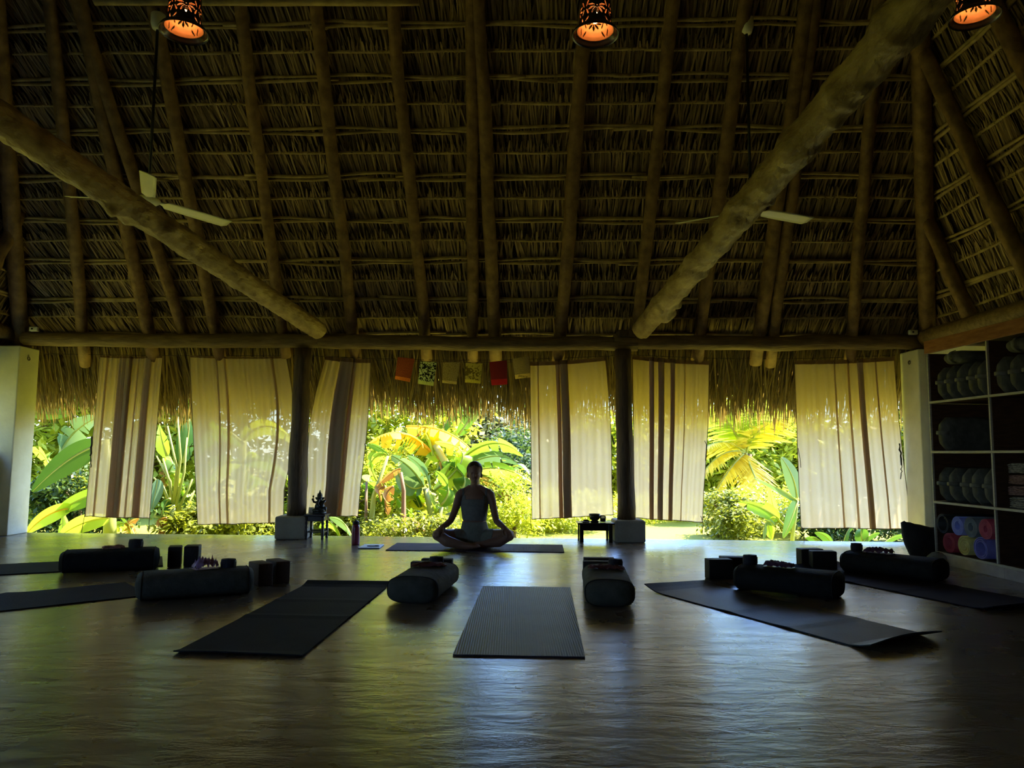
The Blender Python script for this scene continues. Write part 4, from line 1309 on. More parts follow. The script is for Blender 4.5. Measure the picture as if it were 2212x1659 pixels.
# ================================================================ CEILING FANS
def make_fan(loc, phis, label, R=.70, droop=0.0, tilt=0.0):
    t = thing('ceiling_fan', label, 'fan', loc, 0, 'white three blade ceiling fans')
    MB().lathe([(.0, -.012), (.03, -.014), (.065, -.008), (.092, .012), (.098, .03), (.085, .05), (.05, .062), (.025, .07), (.02, .12)], 28).build('motor', 'fan_white', t, smooth=True)
    ztop = WR + (8.22 - loc.y) * T1 + .05 - loc.z
    MB().tube([(0, 0, .1), (0, 0, ztop)], .0125, 10).build('rod', 'black_paint', t, smooth=True)
    MB().lathe([(.02, ztop - .20), (.045, ztop - .19), (.06, ztop - .14), (.062, ztop - .06), (.05, ztop - .05)], 20).build('canopy', 'fan_white', t, smooth=True)
    for ph in phis:
        c, s = math.cos(ph), math.sin(ph)
        d, p = Vector((c, s, 0)), Vector((-s, c, 0))
        rows = []
        for (r, w0, w1, z, tw) in ((.10, -.018, .018, .028, 0), (.135, -.03, .03, .028, .1), (.16, -.052, .055, .03, .16), (R * .5, -.058, .058, .03, .18), (R - .04, -.062, .06, .03 - droop, .17), (R, -.062, .03, .03 - droop, .16)):
            rows.append([d * r + p * w + Vector((0, 0, -tilt * d.x * r + z - w * tw * 1.6 + .004 * (1 - (w / .06) ** 2))) for w in [lerp(w0, w1, k / 4) for k in range(5)]])
        bl = MB().strip(rows).build('blade', 'fan_white', t, smooth=True, solid=.005)
        MB().box(tuple(d * .11 + Vector((0, 0, .035))), (.09, .03, .008), rz=ph).build('blade_arm', 'fan_white', bl, bevel=.003)
    return t
make_fan(at(320, 440, 6.2), [math.radians(a) for a in (176, 50, 296)], 'white ceiling fan with three visible blades behind the smooth diagonal log', .74, tilt=.06)
make_fan(at(1622, 462, 6.2), [math.radians(a) for a in (146, 24, 262)], 'white ceiling fan half hidden by the knotty diagonal log', .67)

# ================================================================ STOOL, STATUETTE, TABLE, SMALL THINGS
sp = fl(683.5, 1163.5)
st = thing('stool', 'small dark carved stool with turned legs carrying the statuette', 'stool', (sp.x, sp.y, 0), 0)
sw, sd, shh = .088, .095, .272
MB().box((0, 0, shh - .012), (.235, .24, .024)).build('seat', 'dark_wood', st, bevel=.006)
for sy in (-1, 1):
    MB().box((0, sy * sd, shh - .05), (.17, .016, .055)).build('apron', 'dark_wood', st, bevel=.003)
for sx in (-1, 1):
    MB().box((sx * sw, 0, shh - .05), (.016, .18, .055)).build('apron', 'dark_wood', st, bevel=.003)
    MB().box((sx * sw, 0, .075), (.014, .18, .016)).build('stretcher', 'dark_wood', st, bevel=.003)
    for sy in (-1, 1):
        MB().lathe([(.013, 0), (.017, .01), (.013, .025), (.018, .04), (.018, .10), (.012, .115), (.017, .13), (.012, .15), (.019, .175), (.012, .2), (.018, .215), (.018, shh - .025)], 12, c=(sx * sw, sy * sd, 0)).build('leg', 'dark_wood', st, smooth=True)
for sy in (-1, 1):
    MB().box((0, sy * sd, .082), (.18, .014, .016)).build('stretcher', 'dark_wood', st, bevel=.003)
pmat('statue_bronze', (0.010, 0.012, 0.010), (0.022, 0.024, 0.02), rough=.45, scale=20, spec=.5)
q = lambda cx, cy: ((655 + cx / 13.83 - 680.5) * .00513 - .0 , (1111.5 - (1050 + cy / 13.83)) * .00513)
stat = thing('statuette', 'dark seated deity statuette with a tiered crown and a raised hand', 'statuette', (sp.x + .012, sp.y, shh), 0)
mb = MB()
mb.lathe([(.075, 0), (.078, .012), (.070, .022), (.066, .03)], 20, c=(.015, 0, 0))
mb.ball((.014, -.005, .075), (.055, .045, .05), 16, 10)             # belly
mb.ball((.012, 0, .115), (.045, .035, .035), 14, 8)                 # chest
mb.tube([(-.045, -.01, .04), (-.03, -.05, .035), (.02, -.06, .035), (.06, -.045, .035)], [.022, .025, .025, .02], 10)   # folded leg
mb.tube([(.075, -.01, .04), (.055, -.05, .035), (.0, -.065, .03)], [.024, .025, .02], 10)
mb.ball((.078, -.03, .05), (.022, .02, .03), 10, 8)
mb.build('body', 'statue_bronze', stat, smooth=True)
mb = MB()
mb.ball((.012, -.01, .152), (.028, .028, .03), 14, 10)
mb.tube([(.012, -.035, .150), (.010, -.048, .132), (.004, -.052, .112), (.012, -.054, .094), (.024, -.05, .088)], [.013, .012, .010, .008, .006], 10)
for sx in (-1, 1):
    mb.strip([[Vector((.012 + sx * x, -.002 + .004 * k, z)) for (x, z) in ((.018, .168), (.034, .172), (.047, .174))] for k in (0, 1)] )
    mb.tube([(.012 + sx * .02, 0, .16), (.012 + sx * .036, 0, .164), (.012 + sx * .05, .002, .172)], [(.006, .018), (.006, .016), (.003, .004)], 8)
mb.build('head', 'statue_bronze', stat, smooth=True)
MB().lathe([(.034, .168), (.036, .174), (.026, .178), (.030, .192), (.032, .196), (.024, .2), (.026, .208), (.029, .213), (.016, .217), (.012, .226), (.008, .236), (.006, .246), (.002, .256)], 16, c=(.012, -.003, 0)).build('crown', 'statue_bronze', stat, smooth=True)
MB().tube([(-.03, 0, .12), (-.05, -.01, .125), (-.058, -.015, .145), (-.056, -.016, .165)], [.014, .012, .010, .008], 9).ball((-.060, -.016, .152), (.014, .01, .014), 10, 7).ball((-.056, -.016, .183), (.010, .009, .014), 10, 7).build('arm', 'statue_bronze', stat, smooth=True)
MB().tube([(.045, 0, .13), (.066, -.005, .14), (.074, -.01, .142), (.06, -.03, .115), (.05, -.04, .09)], [.013, .011, .012, .010, .009], 9).build('arm', 'statue_bronze', stat, smooth=True)
pmat('wax', (0.62, 0.50, 0.36), (0.7, 0.58, 0.42), rough=.5, scale=10)
vp = Vector((sp.x - .075, sp.y + .075, shh))
t = thing('candle', 'squat beige candle on the stool behind the statuette', 'candle', vp)
MB().lathe([(.0, 0), (.036, 0), (.04, .006), (.04, .056), (.036, .06), (.0, .052)], 20, cap=False).build('wax_body', 'wax', t, smooth=True)
MB().tube([(0, 0, .05), (.001, 0, .066)], .0012, 5).build('wick', 'black_paint', t)

tp = (fl(1257.5, 1171.2) + fl(1319, 1171.8)) / 2
tb = thing('low_table', 'low black lacquered table beside the right wooden post', 'table', (tp.x - .004, tp.y + .105, 0), 0)
TH_ = .205
MB().box((0, 0, TH_ - .008), (.395, .27, .016)).build('tabletop', 'black_lacquer', tb, bevel=.003)
for sy in (-1, 1):
    MB().box((0, sy * .098, TH_ - .05), (.33, .016, .068)).build('apron', 'black_lacquer', tb, bevel=.002)
for sx in (-1, 1):
    MB().box((sx * .152, 0, TH_ - .05), (.016, .19, .068)).build('apron', 'black_lacquer', tb, bevel=.002)
    for sy in (-1, 1):
        MB().box((sx * .155, sy * .105, (TH_ - .016) / 2), (.042, .042, TH_ - .016)).build('leg', 'black_lacquer', tb, bevel=.003)
pmat('bowl_bronze', (0.02, 0.017, 0.014), (0.045, 0.035, 0.025), rough=.35, scale=20, spec=.5, metal=.4)
def ontable(px, dy):
    return Vector((at(px, 1131, tb.location.y + dy).x, tb.location.y + dy, TH_))
t = thing('singing_bowl', 'dark metal singing bowl on the low black table', 'bowl', ontable(1284.5, -.01))
MB().lathe([(.0, .016), (.024, .014), (.05, .03), (.060, .055), (.061, .088), (.057, .088), (.055, .06), (.045, .036), (.02, .022), (.0, .021)], 28, cap=False).build('bowl_shell', 'bowl_bronze', t, smooth=True)
MB().lathe([(.0, 0), (.04, 0), (.046, .008), (.040, .016), (.026, .018), (.0, .017)], 24, cap=False).build('cushion', 'bolster_dark', t, smooth=True)
m, n, l, b = nmat('clear_glass')
b.inputs['Base Color'].default_value = (.95, .97, .95, 1); b.inputs['Roughness'].default_value = .02; b.inputs['Transmission Weight'].default_value = 1.0; b.inputs['IOR'].default_value = 1.2
t = thing('glass_candle', 'glass candle jar with pale wax on the low black table', 'candle', ontable(1302.5, -.02))
MB().lathe([(.0, 0.0), (.028, 0), (.031, .004), (.034, .03), (.033, .068), (.031, .068), (.031, .03), (.028, .006), (.0, .005)], 22, cap=False).build('jar', 'clear_glass', t, smooth=True)
MB().lathe([(.0, .006), (.027, .007), (.030, .03), (.030, .042), (.0, .042)], 20, cap=False).build('wax_fill', 'wax', t, smooth=True)
t = thing('plate', 'small dark plate with a striker on the low black table', 'plate', ontable(1265.5, -.05))
MB().lathe([(.0, .0), (.03, 0), (.05, .008), (.049, .011), (.03, .004), (.0, .004)], 24, cap=False).build('dish', 'bowl_bronze', t, smooth=True)
MB().tube([(-.03, .0, .018), (-.01, 0, .02), (.012, 0, .02), (.04, .01, .012)], [.006, .011, .012, .005], 10).build('striker', 'dark_wood', t, smooth=True)

bp_ = fl(768, 1176.5)
pmat('bottle_red', (0.16, 0.012, 0.03), (0.22, 0.02, 0.045), rough=.32, scale=8, spec=.5, coat=.3)
pmat('emblem_grey', (0.5, 0.45, 0.47), (0.55, .5, .52), rough=.5, scale=8)
bt = thing('water_bottle', 'dark red water bottle with a black cap standing on the floor', 'bottle', (bp_.x, bp_.y, 0))
MB().lathe([(.0, 0), (.036, 0), (.040, .003), (.0425, .012), (.0425, .165), (.041, .182), (.034, .197), (.032, .205), (.0, .205)], 28, cap=False).build('body', 'bottle_red', bt, smooth=True)
MB().lathe([(.0, .205), (.033, .205), (.0335, .222), (.029, .236), (.016, .243), (.0, .244)], 24, cap=False).build('cap', 'black_paint', bt, smooth=True)
MB().tube([(-.004, 0, .24), (.0, 0, .25), (.006, 0, .246)], [.007, .006, .005], 8).build('spout', 'black_paint', bt, smooth=True)
MB().tube([(.032, .0, .232), (.045, .0, .236), (.051, 0, .226), (.046, 0, .214), (.033, 0, .21)], .004, 7).build('carry_loop', 'black_paint', bt, smooth=True)
# emblem: an open ring on two splayed legs
def onb(x, z):
    return Vector((x, -math.sqrt(.0428 ** 2 - x * x), z))
mb = MB()
cx, cz = -.008, .155
mb.tube([onb(cx - .005 + .002, cz + .018), onb(cx - .007, cz + .008), onb(cx + .004, cz - .004), onb(cx + .009, cz - .018)], .0010, 5)
mb.tube([onb(cx + .008, cz + .018), onb(cx + .007, cz + .006), onb(cx - .003, cz - .004), onb(cx - .009, cz - .018)], .0010, 5)
mb.tube([onb(cx - .003, cz + .012), onb(cx + .003, cz + .012)], .0008, 5)
mb.build('emblem', 'emblem_grey', bt, smooth=True)

pmat('paper', (0.60, 0.62, 0.70), (0.66, 0.68, 0.76), rough=.6, scale=5)
pmat('cover_dark', (0.02, 0.025, 0.05), (0.03, 0.035, 0.07), rough=.5, scale=5)
n0, n1, n2, n3 = fl(773, 1186), fl(820, 1186), fl(830, 1178.2), fl(787, 1178.2)
npos = (n0 + n1 + n2 + n3) / 4
nb = thing('notebook', 'open notebook with pale pages lying beside the water bottle', 'notebook', (npos.x, npos.y, 0))
def quad_slab(g, z0, z1, inset):
    c = [Vector((p.x - npos.x, p.y - npos.y)) * (1 - inset) for p in (n0, n1, n2, n3)]
    return g.prism([(p.x, p.y) for p in c], z0, z1)
quad_slab(MB(), 0, .004, 0).build('cover', 'cover_dark', nb)
quad_slab(MB(), .004, .013, .03).build('pages', 'paper', nb, bevel=.002)
pp = fl(806, 1178.8, .02)
t = thing('pen', 'black pen lying on the open notebook', 'pen', (pp.x, pp.y, .0175), .02)
MB().tube([(-.062, 0, 0), (-.055, 0, 0), (.05, 0, 0), (.062, 0, 0)], [.0015, .0045, .0045, .004], 10).build('barrel', 'black_paint', t, smooth=True)
MB().box((.035, 0, .005), (.035, .003, .002)).build('clip', 'black_paint', t)

# ================================================================ SEATED PERSON
pmat('skin', (0.19, 0.10, 0.065), (0.24, 0.13, 0.085), rough=.5, scale=9, spec=.35)
pmat('hair_dark', (0.022, 0.013, 0.008), (0.04, 0.022, 0.012), rough=.5, scale=60, stretch=(6, 1, 1), bump=.4, bscale=80)
pmat('top_grey', (0.13, 0.135, 0.13), (0.17, 0.175, 0.17), rough=.9, scale=40, bump=.2, bscale=160)
pmat('shorts_sage', (0.15, 0.165, 0.135), (0.2, 0.21, 0.175), rough=.9, scale=40, bump=.2, bscale=160)
PB = fl(1024, 1180)
PBv = Vector((PB.x, PB.y, 0.012))
def c5(cx, cy, Y):
    return at(900 + cx / 6.9125, 970 + cy / 6.9125, Y) - PBv
K = 6.78e-4
def build_person():
    t = thing('person', 'person in a grey tank top sitting cross legged on the purple mat, hands on knees', 'person', PBv)
    mb = MB()
    Yb = 7.52
    torso = [(865, 1452, 165, .105), (865, 1420, 205, .125), (865, 1330, 222, .125), (865, 1230, 212, .115), (863, 1140, 184, .10), (862, 1060, 168, .088), (864, 950, 186, .095),
             (866, 850, 200, .105), (868, 760, 196, .098), (870, 690, 182, .085), (871, 640, 150, .070), (872, 605, 110, .060), (872, 575, 78, .054), (872, 530, 66, .05), (872, 470, 64, .05), (872, 430, 55, .045)]
    mb.tube([c5(x, y, Yb) for x, y, hw, d in torso], [(hw * K, d) for x, y, hw, d in torso], 28)
    # head: skull, face, jaw, nose, lips, ears
    mb.ball(c5(866, 310, Yb + .005), (.072, .092, .078), 24, 16)
    mb.ball(c5(867, 385, Yb - .022), (.060, .066, .080), 24, 16)
    mb.ball(c5(868, 470, Yb - .042), (.040, .042, .044), 18, 12)
    mb.ball(c5(868, 520, Yb - .07), (.018, .014, .013), 10, 8)
    mb.tube([c5(868, 365, Yb - .083), c5(868, 400, Yb - .095), c5(868, 422, Yb - .104)], [.007, .009, .012], 8)
    mb.ball(c5(868, 468, Yb - .083), (.020, .008, .006), 10, 6)
    mb.ball(c5(868, 480, Yb - .082), (.017, .008, .006), 10, 6)
    for sx in (-1, 1):
        mb.ball(c5(867 + sx * 42, 362, Yb - .082), (.015, .006, .008), 10, 6)
        mb.ball(c5(867 + sx * 105, 395, Yb + .0), (.010, .018, .028), 10, 8)
        # trapezius and shoulder
        mb.tube([c5(871 + sx * 55, 570, Yb), c5(871 + sx * 130, 625, Yb), c5(871 + sx * 215, 665, Yb)], [.034, .040, .046], 14)
        mb.ball(c5(871 + sx * 218, 678, Yb), (.047, .046, .044), 16, 12)
    # arms
    for (pts, wr) in ((((648, 675, 7.52), (612, 780, 7.51), (585, 880, 7.49), (545, 990, 7.46), (510, 1065, 7.44), (450, 1120, 7.38), (370, 1172, 7.31)), -1),
                      (((1095, 670, 7.52), (1128, 780, 7.51), (1148, 880, 7.49), (1172, 990, 7.46), (1195, 1075, 7.44), (1250, 1125, 7.38), (1322, 1185, 7.31)), 1)):
        mb.tube([c5(*p) for p in pts], [.046, .040, .037, .034, .033, .031, .022], 16)
        W0 = c5(*pts[-1]); W1 = c5(*pts[-2])
        d = (W0 - W1).normalized()
        side = Vector((0, 0, 1)).cross(d).normalized()      # across the palm
        hd = (d + Vector((wr * .15, -.25, -.35))).normalized()
        palm = W0 + hd * .04
        mb.tube([W0 - d * .01, W0 + hd * .03, W0 + hd * .07, W0 + hd * .082], [(.024, .020), (.036, .017), (.038, .016), (.030, .012)], 14, up=(0, 0, 1))
        nrm = hd.cross(side).normalized()
        if nrm.z > 0: nrm = -nrm                              # palm side looks down
        for k, L in zip((-1.5, -.5, .5, 1.5), (.062, .074, .070, .054)):
            b0 = W0 + hd * .072 + side * (k * .018)
            f1 = b0 + (hd * .9 + nrm * .45).normalized() * L * .42
            f2 = f1 + (hd * .35 + nrm * .95).normalized() * L * .33
            f3 = f2 + (nrm - hd * .25).normalized() * L * .28
            mb.tube([b0 - hd * .012, f1, f2, f3], [.0095, .0088, .0082, .0068], 8)
        ts = side * (-wr)                                     # thumb side is toward the front/inner side
        if ts.y > 0: ts = -ts
        b0 = W0 + hd * .022 + ts * .026
        mb.tube([b0, b0 + (hd * .6 + ts * .7 + nrm * .3).normalized() * .034, b0 + (hd * .95 + ts * .4 + nrm * .6).normalized() * .062], [.0125, .0105, .0085], 8)
    # thighs and shins
    for (hip, mid, knee, calf, ank, toe) in (((745, 1345, 7.50), (520, 1310, 7.42), (318, 1282, 7.31), (455, 1378, 7.27), (720, 1448, 7.24), (930, 1452, 7.22)),
                                             ((985, 1345, 7.50), (1200, 1312, 7.42), (1375, 1290, 7.31), (1225, 1382, 7.32), (1000, 1425, 7.31), (810, 1435, 7.30))):
        mb.tube([c5(*hip), c5(*mid), c5(*knee)], [.092, .078, .056], 18)
        mb.ball(c5(*knee), .056, 16, 12)
        mb.tube([c5(*knee), c5(*calf), c5(*ank)], [.052, .055, .036], 16)
        a, b = c5(*ank), c5(*toe)
        mb.tube([a - (b - a).normalized() * .03, a, lerp(a, b, .5), b], [.03, .036, (.036, .03), (.03, .016)], 14)
        fd = (b - a).normalized(); fs = Vector((0, 1, 0))
        for k in range(5):
            p0 = b + fs * ((k - 2) * .013)
            mb.tube([p0 - fd * .02, p0 + fd * (.020 - .003 * k)], [.0095, .0075], 7)
    mb.v = [(p[0], p[1], max(p[2], 0.001)) for p in [tuple(v) for v in mb.v]]
    raw = mb.build('body', 'skin')
    md = raw.modifiers.new('r', 'REMESH'); md.mode = 'VOXEL'; md.voxel_size = .0052; md.use_smooth_shade = True
    md2 = raw.modifiers.new('s', 'SMOOTH'); md2.iterations = 4; md2.factor = .5
    dg = bpy.context.evaluated_depsgraph_get()
    me = bpy.data.meshes.new_from_object(raw.evaluated_get(dg))
    bpy.data.objects.remove(raw)
    me.name = 'body'
    me.materials.clear(); me.materials.append(MATS['skin'])
    me.shade_smooth()
    body = bpy.data.objects.new('body', me); COL.objects.link(body); body.parent = t
    zof = lambda cy: c5(865, cy, Yb).z
    cx = c5(866, 800, Yb).x
    def garment(name, mat, test, off):
        vs, fs, idx = [], [], {}
        for p in me.polygons:
            if not test(p.center): continue
            f = []
            for i in p.vertices:
                if i not in idx:
                    idx[i] = len(vs); v = me.vertices[i]
                    vs.append(v.co + v.normal * off)
                f.append(idx[i])
            fs.append(f)
        g = MB(); g.add(vs, fs)
        return g.build(name, mat, t, smooth=True, solid=.002)
    zb, zt_, zn, zs_ = zof(1062), zof(770), zof(745), zof(590)
    def top_test(c):
        x, z = abs(c.x - cx), c.z
        if z < zb: return False
        if z <= zt_: return x < .150 and c.y > -.32 and not (x > .142 and z > zof(860))
        if z <= zs_:
            front = c.y < c5(866, 700, Yb).y
            if x < .085 + (.02 if z > zof(690) else 0):
                return (z < zn + .0 if front else z < zof(690))
            return x < .125
        return False
    tp_ = garment('tank_top', 'top_grey', top_test, .004)
    zw = zof(1085)
    garment('shorts', 'shorts_sage', lambda c: c.z < zw and abs(c.x - cx) < .19 and c.y > c5(865, 1400, 7.36).y and c.z > .004, .005)
    # hair drawn back into a low knot
    hm = MB()
    hc = c5(866, 305, Yb + .012)
    hm.ball((0, 0, 0), (.079, .098, .083), 40, 26)
    keep = []
    for f in hm.f:
        c = sum((Vector(hm.v[i]) for i in f), Vector()) / len(f)
        hl = .030 + .02 * (1 - min(1, abs(c.x) / .05))
        if c.y < -.012 and c.z < hl - max(0, (-c.y - .05)) * .15 and abs(c.x) < .0775 + c.y * .05 and not (abs(c.x) > .068 and c.z > -.02): continue
        if c.z < -.055 and c.y < .03: continue
        keep.append(f)
    hm.f = keep
    hm.v = [tuple(Vector(p) + hc) for p in hm.v]
    hr = hm.build('hair', 'hair_dark', t, smooth=True, solid=.005)
    MB().ball(hc + Vector((0, .098, -.045)), (.036, .03, .036), 14, 10).build('hair_knot', 'hair_dark', hr, smooth=True)
    return t
build_person()
# ================================================================ GARDEN
leafmat('banana_green', (0.10, 0.22, 0.03), (0.24, 0.40, 0.06), trans=.5, rough=.4)
leafmat('banana_deep', (0.035, 0.095, 0.022), (0.08, 0.18, 0.035), trans=.35, rough=.35)
leafmat('banana_sky_sheen', (0.10, 0.20, 0.12), (0.20, 0.33, 0.22), trans=.3, rough=.3, tint=1.0)  # sky reflection on leaf tops mixed into the green
leafmat('banana_lime', (0.28, 0.42, 0.05), (0.46, 0.58, 0.10), trans=.55, rough=.4)
leafmat('banana_yellow', (0.60, 0.38, 0.03), (0.75, 0.56, 0.06), trans=.5, rough=.5, scale=6)
leafmat('banana_dry', (0.26, 0.13, 0.05), (0.50, 0.30, 0.13), trans=.4, rough=.7, scale=8, tint=1.1)
leafmat('stalk_green', (0.30, 0.38, 0.08), (0.52, 0.55, 0.16), trans=.15, rough=.4, scale=6)
leafmat('stalk_dry', (0.22, 0.12, 0.06), (0.45, 0.27, 0.15), trans=.1, rough=.7, scale=9)
leafmat('bush_lime', (0.26, 0.32, 0.03), (0.54, 0.60, 0.09), trans=.5, rough=.45, scale=2)
leafmat('bush_green', (0.12, 0.16, 0.022), (0.32, 0.36, 0.05), trans=.45, rough=.4, scale=2)
leafmat('bush_dark', (0.03, 0.07, 0.025), (0.09, 0.15, 0.05), trans=.35, rough=.4, scale=2)
leafmat('bush_grey', (0.10, 0.13, 0.08), (0.26, 0.28, 0.16), trans=.35, rough=.4, scale=2)
leafmat('palm_gold', (0.50, 0.40, 0.05), (0.70, 0.62, 0.12), trans=.5, rough=.4, scale=3)
leafmat('palm_lime', (0.24, 0.34, 0.05), (0.44, 0.52, 0.10), trans=.5, rough=.4, scale=3)
pmat('bark', (0.10, 0.07, 0.045), (0.2, 0.15, 0.10), rough=.9, scale=9, bump=.5)
def bez(a, b, c, t):
    return a * (1 - t) ** 2 + b * (2 * t * (1 - t)) + c * t * t
def banana_leaf(parent, base, P0, P1, P2, width, mat, roll=0.0, fold=0.35, tears=5, seed=0, hang=0.0, rib='stalk_green', stalk=None):
    """one big leaf along a bent midrib; roll turns the blade about it, fold bends the halves down, tears split the edge"""
    rs = random.Random(seed * 71 + int(width * 1000))
    P0, P1, P2 = [p - base for p in (P0, P1, P2)]
    # control point so that the curve passes P1 at the middle
    C = P1 * 2 - (P0 + P2) * .5
    n = 22
    cs = [bez(P0, C, P2, i / n) for i in range(n + 1)]
    mb = MB()
    L = sum((cs[i + 1] - cs[i]).length for i in range(n))
    up = Vector((0, -0.35, 1)).normalized()
    def frame(i):
        T = (cs[min(i + 1, n)] - cs[max(i - 1, 0)]).normalized()
        S = T.cross(up)
        if S.length < .05: S = T.cross(Vector((0, 1, 0)))
        S.normalize()
        N = S.cross(T).normalized()
        q = Quaternion(T, roll * 1.35)
        return T, q @ S, q @ N
    def wid(t):
        return width * (max(0.0, math.sin(PI * min(1.0, (t * .96 + .03)) ** .72)) ** .62)
    for sgn in (-1, 1):
        cuts = sorted(rs.sample(range(2, n - 1), min(tears, n - 4))) if tears else []
        bounds = [0] + cuts + [n]
        for k in range(len(bounds) - 1):
            i0, i1 = bounds[k], bounds[k + 1]
            dr = rs.uniform(-.25, .35) if tears else 0
            rows = []
            for i in range(i0, i1 + 1):
                T, S, N = frame(i)
                w = wid(i / n) / 2 * (rs.uniform(.86, 1.0) if tears else 1)
                row = []
                shr = 0.0
                if tears and i1 > i0:
                    if i == i0 and k > 0: shr = .5
                    if i == i1 and k < len(bounds) - 2: shr = -.5
                for x in (0, .35, .7, 1.0):
                    f = fold + dr * x
                    p = cs[i] + S * (sgn * x * w * math.cos(f)) - N * (x * w * math.sin(f)) + T * (shr * x * L / n) + T * (x * w * .25)
                    p += Vector((0, 0, -hang * x * w))
                    row.append(p)
                rows.append(row)
            if len(rows) > 1: mb.strip(rows)
    lf = mb.build('leaf', mat, parent, smooth=True)
    pts = ([stalk - base] if stalk is not None else []) + cs
    r0 = width * .045
    MB().tube(pts[::2] if stalk is None else [pts[0]] + pts[1::2], [lerp(r0 * 1.3, r0 * .3, i / max(1, len(pts[::2] if stalk is None else [pts[0]] + pts[1::2]) - 1)) for i in range(len(pts[::2] if stalk is None else [pts[0]] + pts[1::2]))], 6).build('midrib', rib, lf, smooth=True)
    return lf
def plant(name, label, px, Y, group=None, cat='plant'):
    p = at(px, 1200, Y); p.z = -.26
    return thing(name, label, cat, p, 0, group)
def stem(t, pts, r0, r1, mat='stalk_green', nm='stem'):
    base = t.location
    P = [p - base for p in pts]
    MB().tube(P, [lerp(r0, r1, i / (len(P) - 1)) for i in range(len(P))], 9, rough=.08).build(nm, mat, t, smooth=True)
def LF(t, Y, p0, p1, p2, wpx, mat, **k):
    """leaf from pixel triple at depths Y (single or triple)"""
    Ys = Y if hasattr(Y, '__len__') else (Y, Y, Y)
    a, b, c = at(*p0, Ys[0]), at(*p1, Ys[1]), at(*p2, Ys[2])
    k.setdefault('seed', int(p0[0] + p2[1]))
    if 'stalk' in k and k['stalk'] is not None: k['stalk'] = at(*k['stalk'], Ys[0])
    return banana_leaf(t, t.location, a, b, c, wpx * Ys[1] / FPX, mat, **k)
def gp(px, py, Y):
    return at(px, py, Y)
# --- middle opening: the large clump behind the seated person
t = plant('banana_plant', 'large banana plant behind the seated person with broad pale green leaves', 935, 10.4, 'banana plants outside the hall')
B_ = t.location
stem(t, [B_, gp(935, 1150, 10.4), gp(930, 1100, 10.4), gp(918, 1055, 10.4)], .07, .035)
stem(t, [B_ + Vector((.05, 0, 0)), gp(944, 1145, 10.3), gp(955, 1095, 10.3)], .05, .025)
LF(t, 10.3, (952, 1092), (968, 1055), (942, 1018), 52, 'banana_green', roll=1.1, fold=.15, tears=2)
LF(t, (10.4, 10.3, 10.1), (915, 1052), (888, 1012), (846, 984), 50, 'banana_sky_sheen', roll=.75, fold=.2, tears=2)
LF(t, (10.4, 10.2, 10.0), (912, 1050), (882, 1050), (855, 1010), 44, 'banana_sky_sheen', roll=.9, fold=.2, tears=2)
LF(t, 10.5, (930, 1060), (915, 1015), (880, 985), 40, 'banana_sky_sheen', roll=.9, fold=.15, tears=1)
LF(t, 10.6, (985, 1075), (1002, 1030), (955, 1000), 62, 'banana_deep', roll=.9, fold=.2, tears=2)
LF(t, 10.2, (930, 1140), (885, 1105), (858, 1075), 44, 'banana_green', roll=.7, fold=.2, tears=3)
LF(t, 10.1, (900, 1160), (868, 1130), (848, 1112), 34, 'banana_lime', roll=.8, fold=.2, tears=0)
LF(t, 10.6, (938, 1060), (1000, 985), (940, 955), 52, 'banana_lime', roll=.6, fold=.3, tears=4)
t = plant('banana_plant', 'banana plant with arching yellow torn leaves above the seated person', 1010, 11.6, 'banana plants outside the hall')
B_ = t.location
stem(t, [B_, gp(1005, 1120, 11.6), gp(985, 1040, 11.6), gp(940, 960, 11.6)], .10, .05)
LF(t, (11.6, 11.3, 11.0), (930, 975), (865, 935), (796, 957), 60, 'banana_yellow', roll=.75, fold=.5, tears=9, hang=.5, rib='banana_yellow')
LF(t, (11.8, 11.5, 11.2), (878, 922), (985, 945), (1062, 1040), 66, 'banana_yellow', roll=-.75, fold=.5, tears=10, hang=.5, rib='banana_yellow')
LF(t, (11.8, 11.8, 11.6), (935, 965), (1000, 975), (1050, 1030), 50, 'banana_lime', roll=-.9, fold=.4, tears=7, hang=.2)
LF(t, 11.9, (960, 960), (900, 955), (850, 990), 54, 'banana_green', roll=.8, fold=.3, tears=5)
LF(t, 12.0, (990, 940), (1030, 880), (1035, 850), 46, 'banana_green', roll=1.2, fold=.1, tears=2)
LF(t, 11.7, (935, 985), (925, 940), (910, 925), 40, 'banana_lime', roll=1.1, fold=.2, tears=3)
t = plant('banana_plant', 'banana plant with broad green leaves spreading to the right of the seated person', 1045, 11.0, 'banana plants outside the hall')
B_ = t.location
stem(t, [B_, gp(1045, 1130, 11), gp(1038, 1060, 11), gp(1025, 1005, 11)], .08, .045)
LF(t, (11, 10.8, 10.6), (1005, 985), (1070, 957), (1130, 985), 48, 'banana_green', roll=-.8, fold=.35, tears=2)
LF(t, (11, 10.8, 10.6), (1015, 1000), (1075, 985), (1118, 1003), 34, 'banana_sky_sheen', roll=-.9, fold=.35, tears=1)
LF(t, (11, 10.7, 10.4), (1030, 1015), (1095, 1015), (1160, 1050), 46, 'banana_lime', roll=-.8, fold=.3, tears=3)
LF(t, (11, 10.6, 10.2), (1040, 1035), (1095, 1065), (1148, 1130), 54, 'banana_dry', roll=-.75, fold=.3, tears=6, rib='stalk_green')
LF(t, 11.1, (1020, 1005), (1050, 975), (1020, 960), 46, 'banana_green', roll=.6, fold=.3, tears=2)
LF(t, 11.1, (1060, 1165), (1090, 1140), (1110, 1160), 36, 'banana_lime', roll=-.6, fold=.3, tears=0)
t = plant('banana_plant', 'banana plant with hanging brown dead leaves left of the seated person', 805, 9.9, 'banana plants outside the hall')
B_ = t.location
stem(t, [B_, gp(800, 1150, 9.9), gp(808, 1070, 9.9), gp(838, 985, 9.9)], .055, .018, 'stalk_green')
